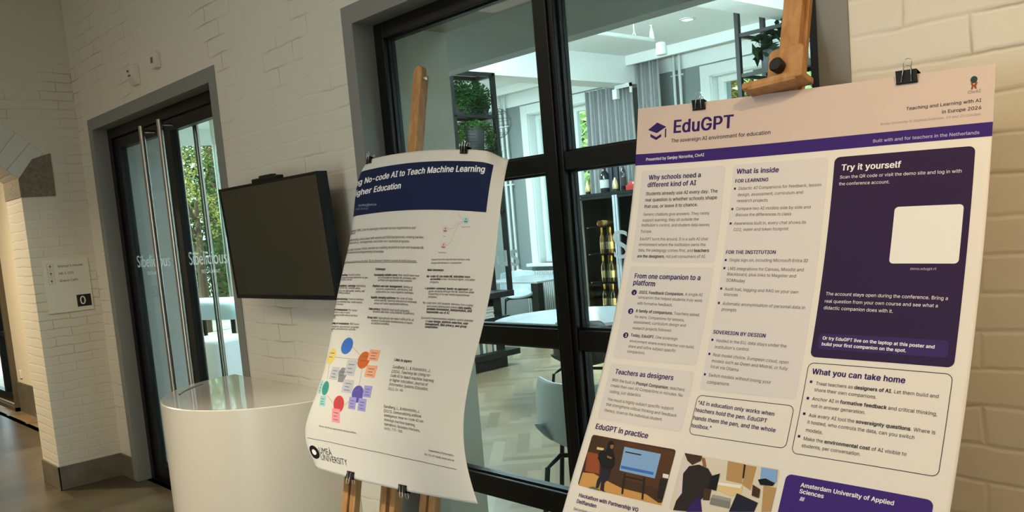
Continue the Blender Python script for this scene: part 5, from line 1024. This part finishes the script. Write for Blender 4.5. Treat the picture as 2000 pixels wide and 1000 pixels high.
mb = MB(); mb.lathe([(.055, 3.3995), (.085, 3.3995), (.085, 3.392), (.06, 3.388), (.055, 3.3995)], (-5.31, 5.62, 0), 28); mb.build('ring', LW, t_, smooth=True)
MB().lathe([(0.0, 3.395), (.055, 3.395)], (-5.31, 5.62, 0), 24).build('diffuser', mat('lamp_glow', (255, 246, 226), .5, emit=2.2), t_, fix=False)
t_ = thing('speaker_bracket', 'small white box on a bracket under the beam, beside the grey curtain', 'bracket', (-7.13, 6.53, 2.9))
MB().box((-7.10, 6.50, 2.9), (-7.03, 6.56, 3.02)).build('housing', LW, t_, bevel=.006)
MB().box((-7.07, 6.52, 3.02), (-6.81, 6.54, 3.065)).build('bracket_arm', LW, t_)
MB().box((-6.84, 6.52, 2.95), (-6.81, 6.54, 3.065)).build('bracket_arm', LW, t_)

# ---- tall black shelving with planters on a low bookcase
SHELF = mat('black_shelf', (9, 10, 10), .45, spec=.3)
su = thing('shelving_unit', 'tall open black shelving on a low bookcase, with hanging greenery', 'shelf', (-7.1, 3.7, 0))
XR, XL = -6.8, -7.06; YA, YC = 3.69, 4.25; ps = .022
for (x, y, z0) in ((XR, YA, .8), (XR, YC, .8), (XL, YA, .8), (XL, YC, .8)):
    MB().box((x-ps, y-ps, z0), (x+ps, y+ps, 3.06)).build('post', SHELF, su)
def ringrail(z, h=.04):
    m_ = MB(); m_.box((XL, YA-ps, z), (XR, YA+ps, z+h)).box((XL, YC-ps, z), (XR, YC+ps, z+h)).box((XL-ps, YA, z), (XL+ps, YC, z+h)).box((XR-ps, YA, z), (XR+ps, YC, z+h))
    return m_
ringrail(3.02).build('top_rail', SHELF, su)
ringrail(2.60, .022).build('rail', SHELF, su); ringrail(1.62, .03).build('rail', SHELF, su)
MB().box((XL+.02, YA+.03, 2.622), (XR-.02, YC-.03, 2.634)).build('shelf_board', SHELF, su)
MB().box((XL+.02, YA+.03, 2.27), (XR-.02, YC-.03, 2.285)).build('shelf_board', SHELF, su)
mb = MB()                                           # thin wires at the sides
for k in range(11):
    z = 2.30+.03*k; mb.tube([(XR+.01, YA, z), (XR+.01, YC, z)], .002, 5)
mb.build('wire_guard', SHELF, su)
m_ = MB(); m_.box((-7.2, 3.0, .74), (-6.76, 4.27, .80)); m_.build('bookcase_top', SHELF, su, bevel=.003)
m_ = MB(); m_.box((-7.2, 3.0, .12), (-6.74, 4.27, .18)).box((-7.2, 3.0, 0), (-6.80, 4.13, .12)); m_.build('plinth', SHELF, su)
m_ = MB(); m_.box((-7.2, 3.0, .50), (-6.78, 4.2, .54)).box((-7.2, 4.05, .18), (-6.86, 4.16, .74)).box((-7.2, 3.0, .18), (-7.17, 4.2, .74)).box((-7.2, 3.0, .18), (-6.8, 3.04, .74)); m_.build('carcass', SHELF, su)
random.seed(11)
PAPERS = [mat('book_a', (206, 204, 196), .7), mat('book_b', (176, 172, 160), .7), mat('book_c', (120, 116, 108), .7), mat('book_d', (70, 66, 62), .7), mat('book_e', (196, 170, 130), .7)]
z = .541
for k in range(4):
    h = random.uniform(.022, .034); a = random.uniform(-.01, .02)
    b_ = thing('book', ['pale book at the bottom', 'second pale book from the bottom', 'third book from the bottom', 'topmost book'][k]+' of the stack lying in the low bookcase', 'book', (-6.95, 3.88, z), 'books lying in the bookcase')
    MB().box((-7.1, 3.74+a, z), (-6.81+a, 4.0+a, z+.003)).box((-7.1, 3.74+a, z+h-.003), (-6.81+a, 4.0+a, z+h)).box((-7.1, 3.74+a, z), (-7.097, 4.0+a, z+h)).build('cover', PAPERS[k % 3], b_)
    MB().box((-7.096, 3.745+a, z+.003), (-6.815+a, 3.995+a, z+h-.003)).build('pages', PAPERS[0], b_); z += h+.0005
y = 3.66; k = 0
while y < 4.0:
    tb = random.uniform(.024, .042); h = random.uniform(.22, .29)
    nm = ['first', 'second', 'third', 'fourth', 'fifth', 'sixth', 'seventh', 'eighth', 'ninth', 'tenth', 'eleventh', 'twelfth', 'thirteenth'][k]
    o = MB().box((-7.05, y, .181), (-6.83, y+tb, .181+h)).build('book', PAPERS[(k*2) % 5], bevel=.003, loc=(-6.94, y+tb/2, .181))
    tag(o, nm+' upright book from the left on the lower shelf of the low bookcase', 'book', 'upright books in the bookcase'); y += tb+.001; k += 1

# ---- greenery
def leaves(centers, n, size, seed, drop=0., mb=None, flat=.0):
    rnd = random.Random(seed); mb = mb or MB()
    for _ in range(n):
        c, r_ = rnd.choice(centers)
        d = Vector((rnd.gauss(0, 1), rnd.gauss(0, 1), rnd.gauss(0, 1))).normalized()*(rnd.random()**.45)
        p = Vector(c)+Vector((d.x*r_[0], d.y*r_[1], d.z*r_[2]-drop*rnd.random()**2))
        a = Vector((rnd.gauss(0, 1), rnd.gauss(0, 1), rnd.gauss(0, .7)-flat)).normalized(); b = a.cross(Vector((rnd.gauss(0, 1), rnd.gauss(0, 1), rnd.gauss(0, 1)))).normalized()
        l = size*rnd.uniform(.6, 1.3); w_ = l*.36
        mb.add([p-a*l*.5, p+b*w_*.5, p+a*l*.5, p-b*w_*.5], [(0, 1, 2, 3)])
    return mb
FERN = leaf_mat('fern_green', (16, 36, 20), (38, 66, 32)); LEAFD = leaf_mat('dark_leaf', (14, 30, 20), (40, 66, 42)); MOSS = leaf_mat('bright_fern', (26, 54, 24), (58, 92, 42))
POT = mat('black_pot', (20, 20, 24), .55)
g = thing('fern_planter', 'bushy fern in a black box at the top of the black shelving', 'plant', (-6.93, 3.97, 2.634), 'plants in the dining room')
MB().box((XL+.03, YA+.06, 2.634), (XR-.03, YC-.06, 2.72)).build('planter', POT, g)
leaves([((-6.93, 3.85, 2.84), (.14, .2, .17)), ((-6.9, 4.08, 2.82), (.14, .2, .17)), ((-6.87, 3.97, 2.72), (.1, .27, .12))], 8000, .034, 5).build('foliage', FERN, g, fix=False)
g = thing('potted_fern', 'fern spilling over a round black pot on the black shelving', 'plant', (-6.9, 4.0, 2.285), 'plants in the dining room')
MB().lathe([(0, 2.285), (.10, 2.285), (.125, 2.40), (.13, 2.52), (.115, 2.52), (.11, 2.45), (0, 2.44)], (-6.9, 4.0, 0), 24).build('pot', POT, g, smooth=True)
leaves([((-6.9, 4.0, 2.54), (.17, .25, .05)), ((-6.88, 3.98, 2.54), (.17, .25, .05)), ((-6.88, 4.0, 2.55), (.12, .15, .05)), ((-6.86, 4.22, 2.40), (.09, .07, .13)), ((-6.86, 3.81, 2.44), (.06, .05, .09)), ((-6.87, 4.26, 2.24), (.09, .08, .14))], 6500, .026, 6, .05).build('foliage', MOSS, g, fix=False)
def wire_globe(c, r_, label):
    t_ = thing('wire_globe', label, 'ornament', (c[0], c[1], c[2]-r_), 'wire globes')
    m_ = MB()
    for k in range(4):
        z = -r_*.7+r_*1.4*k/3; q = math.sqrt(r_*r_-z*z)
        m_.tube([(c[0]+q*math.cos(a), c[1]+q*math.sin(a), c[2]+z) for a in [2*PI*i/28 for i in range(29)]], .0025, 5, caps=False)
    m_.build('hoops', mat('thin_wire', (70, 74, 74), .4, .6), t_)
    m_ = MB()
    for k in range(2):
        b0 = PI*k/2+.4; m_.tube([(c[0]+r_*math.cos(a)*math.cos(b0), c[1]+r_*math.cos(a)*math.sin(b0), c[2]+r_*math.sin(a)) for a in [2*PI*i/28 for i in range(29)]], .003, 5, caps=False)
    m_.tube([(c[0], c[1], c[2]+r_), (c[0], c[1], c[2]+r_+.02)], .004, 6)
    m_.build('ribs', MATS['thin_wire'], t_)
    m_ = MB(); m_.tube([(c[0], c[1], c[2]+r_), (c[0], c[1], 3.4)], .0025, 5); m_.build('cord', MATS['thin_wire'], t_)
wire_globe((-7.4, 4.30, 2.95), .2, 'wire globe hanging left of the black shelving, at fern height')
wire_globe((-6.98, 4.44, 2.57), .155, 'wire globe hanging right of the black shelving, at pot height')

# second rack, to the right
rk = thing('hanging_rack', 'black steel rack with a leafy pot plant, hung from the ceiling before the right window', 'shelf', (-3.7, 5.15, 2.3))
x0, x1, y0, y1 = -4.35, -2.9, 5.0, 5.42
for (x, y) in ((x0, y0), (x0, y1), (x1, y0), (x1, y1), (-3.6, y0)):
    MB().box((x-.02, y-.02, 2.25), (x+.02, y+.02, 3.4)).build('post', SHELF, rk)
for z in (2.25, 2.62, 2.97):
    m_ = MB(); m_.box((x0, y0-.015, z), (x1, y0+.015, z+.03)).box((x0, y1-.015, z), (x1, y1+.015, z+.03)).box((x0-.015, y0, z), (x0+.015, y1, z+.03)).box((x1-.015, y0, z), (x1+.015, y1, z+.03)); m_.build('rail', SHELF, rk)
MB().box((x0+.13, y0, 2.65), (x1, y1, 2.665)).build('shelf_board', SHELF, rk)
g = thing('leafy_pot_plant', 'dark leafy plant in a square black pot on the hanging rack, left of the mast', 'plant', (-4.02, 5.15, 2.665), 'plants in the dining room')
MB().prism([(-4.13, 5.03, 2.665), (-3.85, 5.03, 2.665), (-3.85, 5.3, 2.665), (-4.13, 5.3, 2.665)], (0, 0, .16)).build('pot', POT, g)
mb = leaves([((-4.05, 5.12, 2.93), (.17, .18, .14)), ((-4.16, 5.08, 2.84), (.12, .12, .1)), ((-3.9, 5.15, 2.98), (.12, .12, .13))], 130, .13, 8)
mb.build('foliage', LEAFD, g, fix=False)
g = thing('leafy_pot_plant', 'dark leafy plant in a square black pot on the hanging rack, right of the mast', 'plant', (-3.2, 5.15, 2.665), 'plants in the dining room')
MB().prism([(-3.4, 5.03, 2.665), (-3.1, 5.03, 2.665), (-3.1, 5.3, 2.665), (-3.4, 5.3, 2.665)], (0, 0, .16)).build('pot', POT, g)
leaves([((-3.3, 5.12, 2.88), (.2, .18, .12))], 110, .13, 9).build('foliage', LEAFD, g, fix=False)

# ---- wine cabinet
wc = thing('wine_cabinet', 'black two-door glass wine cabinet with pale steel door edges', 'cabinet', (-6.75, 6.3, 0))
FX0, FX1, FYF, FYB_, FZ = -7.345, -6.16, 6.0, 6.52, 1.765
m_ = MB(); m_.box((FX0, FYF+.05, 0), (FX0+.02, FYB_, FZ)).box((FX1-.02, FYF+.05, 0), (FX1, FYB_, FZ)).box((FX0, FYB_-.02, 0), (FX1, FYB_, FZ)).box((FX0, FYF, 0), (FX1, FYB_, .12)).box((FX0, FYF+.01, FZ-.035), (FX1, FYB_, FZ)).box((-6.765, FYF+.06, .1), (-6.745, FYB_, FZ-.03))
m_.build('body', BLACK, wc)
SZ_ = [.34, .68, 1.03, 1.36]
for z in SZ_:
    MB().box((FX0+.03, FYF+.07, z-.012), (-6.77, FYB_-.03, z)).build('shelf_board', SHELF, wc)
    MB().box((-6.74, FYF+.07, z-.012), (FX1-.03, FYB_-.03, z)).build('shelf_board', SHELF, wc)
DOORED = mat('door_edge_steel', (186, 194, 204), .45, .3)
for (xa, xb) in ((FX0, -6.762), (-6.752, FX1)):
    m_ = MB(); m_.box((xa, FYF, .13), (xa+.03, FYF+.04, FZ-.04)).box((xb-.035, FYF, .13), (xb, FYF+.04, FZ-.04))
    d_ = m_.build('door', DOORED, wc)
    MB().box((xa+.03, FYF+.002, .13), (xb-.035, FYF+.038, .16)).box((xa+.03, FYF+.002, FZ-.07), (xb-.035, FYF+.038, FZ-.04)).build('door_rail', BLACK, d_)
    MB().box((xa+.03, FYF+.015, .16), (xb-.035, FYF+.022, FZ-.07)).build('pane', glass_mat('cabinet_glass', (196, 204, 206), 1.) if 'cabinet_glass' not in MATS else MATS['cabinet_glass'], d_)
    xh = xb-.012 if xa == FX0 else xa+.012
    MB().box((xh-.006, FYF-.012, .9), (xh+.006, FYF, 1.3)).build('handle', DOORED, d_)
for xl in (-7.29, -6.79):
    lamp('AREA', 'cabinet_light', (xl, 6.075, .95), 13, (1.0, .80, .46), (-7.04, 6.16, .95), shape='RECTANGLE', size=.02, size_y=1.3)
BG = [mat('bottle_olive', (70, 62, 30), .12, spec=.7), mat('bottle_dark', (26, 26, 24), .1, spec=.7), mat('bottle_amber', (150, 110, 50), .12, spec=.7)]
FOIL = mat('gold_foil', (206, 166, 62), .35, .6); LABEL = mat('cream_label', (226, 206, 158), .6)
def bottle(x, y, z, h, r_, glass, label, group, foil=True, name='wine_bottle', lab=None, foilm=None):
    b_ = thing(name, label, 'bottle', (x, y, z), group)
    MB().lathe([(0, z), (r_*.96, z), (r_, z+.01), (r_, z+h*.58), (r_*.75, z+h*.66), (r_*.36, z+h*.74), (r_*.33, z+h*.97), (0, z+h*.97)], (x, y, 0), 18).build('glass', glass, b_, smooth=True)
    MB().lathe([(r_*1.015, z+h*.16), (r_*1.02, z+h*.16), (r_*1.02, z+h*.44), (r_*1.015, z+h*.44)], (x, y, 0), 18).build('label', lab or LABEL, b_, smooth=True)
    if foil: MB().lathe([(0, z+h), (r_*.38, z+h), (r_*.39, z+h*.95), (r_*.39, z+h*.80), (r_*.36, z+h*.80)], (x, y, 0), 14).build('foil', foilm or FOIL, b_, smooth=True)
    return b_
ROWN = {.34: 'lowest stocked shelf', .68: 'second stocked shelf from below', 1.03: 'third stocked shelf from below'}
ORD = ['first', 'second', 'third', 'fourth', 'fifth', 'sixth']
for zi, (z, hh, n_, gs) in enumerate(((.34, .31, 5, 1), (.68, .32, 5, 0), (1.03, .32, 5, 2))):
    for k in range(n_):
        x = -7.13+.068*k+.01*zi; y = 6.13+.03*(k % 2)
        bottle(x, y, z, hh, .032, BG[(gs+(k % 2)*2) % 3], ORD[k]+' bottle from the left on the '+ROWN[z]+' of the wine cabinet', 'bottles inside the wine cabinet', foilm=FOIL if k % 2 else mat('yellow_foil', (232, 196, 70), .4, .3))
for k in range(2):
    x = (-7.12, -6.86)[k]
    b_ = thing('wine_bottle', ('left', 'right')[k]+' bottle lying on the top shelf of the wine cabinet', 'bottle', (x, 6.2, 1.361), 'bottles inside the wine cabinet')
    m_ = MB(); m_.tube([(x, 6.1, 1.398), (x, 6.105, 1.398), (x, 6.30, 1.398), (x, 6.34, 1.398), (x, 6.42, 1.398)], [.02, .036, .036, .014, .013], 16); m_.build('glass', BG[2-k], b_, smooth=True)
    m_ = MB(); m_.tube([(x, 6.14, 1.398), (x, 6.22, 1.398)], .037, 16, caps=False); m_.build('label', LABEL, b_)
# on top of the cabinet
TZ_ = FZ
bottle(-7.06, 6.2, TZ_, .36, .062, BG[1], 'big dark bottle with a white label on the wine cabinet, left of the dark tubes', 'bottles on the wine cabinet', lab=mat('white_label', (200, 204, 204), .6), foil=True, foilm=BLACK)
GIFT = mat('navy_tube', (22, 26, 44), .4)
for k, x in enumerate((-6.965, -6.885)):
    t_ = thing('gift_tube', ('left', 'right')[k]+' dark gift tube standing on the wine cabinet', 'tube', (x, 6.22, TZ_), 'gift tubes on the wine cabinet')
    MB().tube([(x, 6.22, TZ_), (x, 6.22, TZ_+.33)], .037, 20).build('tube_body', GIFT, t_, smooth=True)
    MB().tube([(x, 6.22, TZ_+.33), (x, 6.22, TZ_+.36)], .038, 20).build('tube_cap', BLACK, t_, smooth=True)
bottle(-6.80, 6.24, TZ_, .38, .036, BG[1], 'slim dark bottle on the wine cabinet between the tubes and the red box', 'bottles on the wine cabinet', lab=mat('black_label', (44, 34, 34), .6), foilm=BLACK)
for k, x in enumerate((-7.235, -6.80)):
    t_ = thing('champagne_stopper', ('gold bell-shaped stopper at the left end of the wine cabinet top', 'gold bell-shaped stopper before the slim dark bottle')[k], 'stopper', (x, 6.08, TZ_), 'gold stoppers')
    MB().lathe([(0, TZ_+.03), (.034, TZ_+.03), (.036, TZ_+.07), (.028, TZ_+.12), (.012, TZ_+.15), (.012, TZ_+.165), (0, TZ_+.165)], (x, 6.08, 0), 18).build('bell', mat('pale_gold', (222, 204, 140), .25, .7), t_, smooth=True)
    MB().lathe([(0, TZ_), (.03, TZ_), (.03, TZ_+.03), (0, TZ_+.03)], (x, 6.08, 0), 18).build('foot', BLACK, t_)
rb = thing('red_box', 'red box with a smaller lid part on the right of the wine cabinet top', 'box', (-6.53, 6.2, TZ_))
REDM = mat('red_card', (170, 30, 30), .5)
MB().box((-6.66, 6.1, TZ_), (-6.38, 6.32, TZ_+.06)).build('tray', REDM, rb, bevel=.004)
MB().box((-6.62, 6.11, TZ_+.06), (-6.40, 6.31, TZ_+.10)).build('lid', mat('red_card_light', (196, 46, 44), .5), rb, bevel=.004)
MB().box((-6.56, 6.107, TZ_+.07), (-6.50, 6.1095, TZ_+.09)).build('sticker', mat('white_label', (200, 204, 204), .6), rb)

# ---- tables and chairs
MARBLE = mat('white_marble', (164, 171, 176), .25, noise=(3, .12))
tb = thing('round_table', 'white round table on a black column before the wine cabinet', 'table', (-5.05, 3.33, 0), 'dining tables')
MB().lathe([(0, .655), (.64, .655), (.66, .668), (.66, .69), (0, .69)], (-5.05, 3.33, 0), 56).build('tabletop', MARBLE, tb, smooth=True)
MB().tube([(-5.05, 3.33, .03), (-5.05, 3.33, .655)], .045, 16).build('column', BLACKMETAL, tb, smooth=True)
MB().lathe([(0, 0), (.34, 0), (.34, .012), (.32, .025), (0, .035)], (-5.05, 3.33, 0), 40).build('base_plate', BLACKMETAL, tb, smooth=True)
tb = thing('square_table', 'white square table with black legs in front of the radiator', 'table', (-8.35, 6.1, 0), 'dining tables')
MB().box((-8.85, 5.62, .715), (-7.79, 6.62, .74)).build('tabletop', MARBLE, tb, bevel=.004)
for (x, y) in ((-7.85, 5.68), (-8.79, 5.68), (-7.85, 6.56), (-8.79, 6.56)): MB().box((x-.05, y-.05, 0), (x+.05, y+.05, .715)).build('leg', BLACKMETAL, tb)
def shell_chair(loc, rz, shellm, label, tub=0., back=.8):
    c_ = thing('shell_chair', label, 'chair', loc, 'shell chairs in the dining room', local=True); c_.rotation_euler = (0, 0, rz)
    prof = [(.235, .43), (.20, .455), (.08, .44), (-.06, .435), (-.16, .45), (-.215, .50), (-.245, .60), (-.265, .70), (-.28, back-.03), (-.282, back)]
    P = []
    for i in range(17):
        a = -1+2*i/16; row = []
        for k, (y, z) in enumerate(prof):
            b_ = k/(len(prof)-1); hw = .215+.03*math.sin(b_*PI)-(.05*max(0, b_-.75)/.25 if tub < .5 else 0)
            side = abs(a)**2.6
            if k <= 4: row.append((a*hw*(1+.08*tub*b_), y-.02*side, z+side*(.05+.16*tub*b_*1.6)))
            else:
                wrap = side*(.09+.17*tub); row.append((a*hw*(1+.14*tub), y+wrap, z-side*.03*(1-tub)))
        P.append(row)
    m_ = MB(); m_.grid(P); m_.build('shell', shellm, c_, smooth='all', solid=.012, subsurf=1)
    for sx in (-1, 1):
        MB().tube([(sx*.16, .14, .43), (sx*.2, .2, .40), (sx*.235, .235, 0)], .011, 8).build('leg', BLACKMETAL, c_)
        MB().tube([(sx*.16, -.12, .43), (sx*.2, -.2, .40), (sx*.235, -.25, 0)], .011, 8).build('leg', BLACKMETAL, c_)
    m_ = MB(); m_.tube([(-.16, .14, .43), (.16, .14, .43)], .011, 8).tube([(-.16, -.12, .43), (.16, -.12, .43)], .011, 8); m_.build('seat_frame', BLACKMETAL, c_)
    return c_
WSH = mat('white_shell', (196, 206, 212), .35); BSH = mat('black_shell', (30, 29, 28), .45); BRSH = mat('brown_shell', (58, 46, 38), .5)
shell_chair((-2.76, 1.08, 0), .62, WSH, 'white tub-shaped chair just behind the window, left of the mullion', tub=1.).scale = (1.15, 1.15, 1)
shell_chair((-9.0, 6.42, 0), -2.3, WSH, 'white shell chair at the far side of the square table', tub=.7)
shell_chair((-7.75, 6.35, 0), PI*.62, BRSH, 'dark brown shell chair at the right side of the square table', back=.78)
shell_chair((-4.32, 2.72, 0), PI*.1, BSH, 'black shell chair pushed to the round table, in front of its right half', tub=.4)
shell_chair((-5.0, 3.74, 0), PI, BSH, 'black shell chair on the far side of the round table, mostly behind the mullion', tub=.4, back=.66)

# ================================================================== the garden
struct(MB().box((-40, -8, -.25), (-10.5, 40, -.12)).box((-10.5, 7.42, -.25), (12, 40, -.12)).build('ground', mat('terrace_paving', (196, 186, 166), .8, noise=(2, .12))))
TREEA = leaf_mat('tree_green', (150, 182, 112), (212, 230, 170)); TREEB = leaf_mat('tree_yellow_green', (112, 114, 58), (200, 188, 108)); TREEC = leaf_mat('tree_deep_green', (30, 52, 32), (86, 112, 62))
BARK = mat('bark', (86, 70, 52), .9, noise=(8, .3))
def tree(x, y, h, r_, m_, label, seed, n=2600, size=.26, low=.25):
    t_ = thing('garden_tree', label, 'tree', (x, y, -.12), 'trees in the garden')
    rnd = random.Random(seed); cs = []
    for _ in range(11):
        q = rnd.random(); cs.append(((x+rnd.uniform(-.6, .6)*r_, y+rnd.uniform(-.6, .6)*r_, h*(low+(1-low)*q)), (r_*.55, r_*.55, h*.16)))
    leaves(cs, n, size, seed+1).build('crown', m_, t_, fix=False)
    m = MB(); m.tube([(x, y, -.12), (x+.1, y, h*.35), (x-.05, y+.1, h*.7)], [h*.03, h*.024, h*.01], 10)
    for k in range(4):
        a = rnd.uniform(0, 6.28); m.tube([(x, y, h*(.3+.1*k)), (x+math.cos(a)*r_*.5, y+math.sin(a)*r_*.5, h*(.5+.1*k))], [h*.012, h*.005], 7)
    m.build('trunk', BARK, t_)
tree(-15.5, 13.5, 7.5, 1.9, TREEA, 'light green tree outside the left window', 21, 8000, .18)
tree(-12.0, 11.2, 7.0, 1.6, TREEA, 'light green tree outside behind the grey curtain', 22, 8000, .18)
tree(-9.8, 14.2, 7.0, 1.9, TREEB, 'yellowish tree outside, left edge of the right window', 23, 8000, .18)
tree(-7.3, 11.3, 7.0, 1.6, TREEA, 'light green tree outside the right window, behind the hanging rack', 24, 8000, .18)
tree(-22, 19, 9, 3, TREEA, 'tall light green tree behind the others, seen at the left window edge', 29, 7000, .26)
tree(-14, 20, 9, 3, TREEB, 'tall yellowish tree farthest back, outside the right window', 30, 7000, .26)
tree(-19.5, 5.2, 6.5, 1.9, TREEC, 'deep green tree on the terrace, seen at the top of the glass door', 25, 9000, .15, .05)
tree(-16.2, 4.9, 3.4, .8, TREEB, 'yellow-leaved small tree on the terrace, seen through the glass door', 26, 2400, .08, .15)
tree(-20.0, 8.6, 5.6, 1.5, TREEB, 'yellowish tree at the right of the terrace, seen through the glass door', 27, 6000, .13, .1)
tree(-25.5, 9.5, 9.0, 3.4, TREEC, 'deep green tree at the back of the terrace', 28, 9000, .2, .0)
BROWNB = brick_mat('brown_brick', (1, 2), color=(126, 92, 60), bh=.075, bw=.24)
struct(MB().box((-13.6, 1.2, -.12), (-13.3, 3.15, 1.9)).build('wall_garden', BROWNB))
CLOTH = mat('white_cloth', (226, 230, 234), .8)
def cloth_table(cx_, cy_, sx, sy, zt, drop, label, rz=0., z0=-.12):
    t_ = thing('terrace_table' if z0 else 'side_table', label, 'table', (cx_, cy_, z0), 'tables under white cloths', local=True); t_.rotation_euler = (0, 0, rz)
    MB().box((-sx*.44, -sy*.44, .70), (sx*.44, sy*.44, zt-.002-z0)).build('tabletop', BLACK, t_)
    for a in (-1, 1):
        for b in (-1, 1): MB().box((a*sx*.38-.02, b*sy*.38-.02, 0), (a*sx*.38+.02, b*sy*.38+.02, .70)).build('leg', BLACK, t_)
    P = []; n_ = 36
    def ring(k, z, e):
        out = []
        for i in range(n_+1):
            a = 2*PI*i/n_; c = math.cos(a); s_ = math.sin(a); m = max(abs(c), abs(s_))
            f = 1+e*(1+.25*math.sin(a*9)*k)
            out.append((c/m*sx/2*f, s_/m*sy/2*f, z))
        return out
    zt2 = zt-z0
    P = [ring(0, zt2, -.98), ring(0, zt2, -.4), ring(0, zt2, 0), ring(.3, zt2-.03, .02), ring(.6, zt2-drop*.5, .05), ring(1, zt2-drop, .09)]
    c = MB(); c.grid(P); o = c.build('tablecloth', CLOTH, t_, smooth='all')
cloth_table(-7.3, 1.2, .5, .5, .74, .72, 'small side table under a floor-length white cloth, seen low through the glass door', .4, 0.)
cloth_table(-11.9, 3.25, 1.9, .85, .76, .22, 'terrace table with a white cloth hanging a little over its edge', .25)
def folding_chair(loc, rz, m_, label):
    c_ = thing('terrace_chair', label, 'chair', loc, 'chairs on the terrace', local=True); c_.rotation_euler = (0, 0, rz)
    MB().box((-.2, -.2, .43), (.2, .2, .455)).build('seat', m_, c_, bevel=.006)
    P = [[(-.2+.4*i/8, -.2-.03*math.sin(PI*i/8)-.05*k/4, .55+.3*k/4) for k in range(5)] for i in range(9)]
    b = MB(); b.grid(P); b.build('backrest', m_, c_, smooth='all', solid=.012)
    for sx in (-1, 1):
        MB().tube([(sx*.19, .22, 0), (sx*.19, -.24, .84)], .011, 8).build('leg', STEEL, c_)
        MB().tube([(sx*.19, -.26, 0), (sx*.19, .18, .44)], .011, 8).build('leg', STEEL, c_)
folding_chair((-11.3, 3.6, -.12), 2.4, mat('grey_seat', (110, 116, 120), .5), 'grey terrace chair by the white-clothed tables, right of the inner pull handle')
folding_chair((-11.2, 2.55, -.12), .3, mat('tan_seat', (150, 112, 72), .5), 'tan terrace chair by the white-clothed tables, left of the inner pull handle')
pr = thing('parasol', 'white parasol canopy over the terrace, cut off by the top of the glass door', 'parasol', (-12.6, 4.6, -.12))
MB().tube([(-13.0, 4.0, -.12), (-13.0, 4.0, 4.2)], .03, 12).build('pole', STEEL, pr)
m_ = MB(); n_ = 8
cxp, cyp = -13.0, 4.0
rim = [(cxp+2.0*math.cos(2*PI*i/n_+.3), cyp+2.0*math.sin(2*PI*i/n_+.3)) for i in range(n_)]
vs_ = [(cxp, cyp, 4.25)]+[(x, y, 3.55) for x, y in rim]+[(x, y, 3.26) for x, y in rim]
m_.add(vs_, [(0, 1+i, 1+(i+1) % n_) for i in range(n_)]+[(1+i, 1+n_+i, 1+n_+(i+1) % n_, 1+(i+1) % n_) for i in range(n_)]); m_.build('canopy', mat('canopy_cloth', (226, 230, 232), .8), pr, solid=.004)
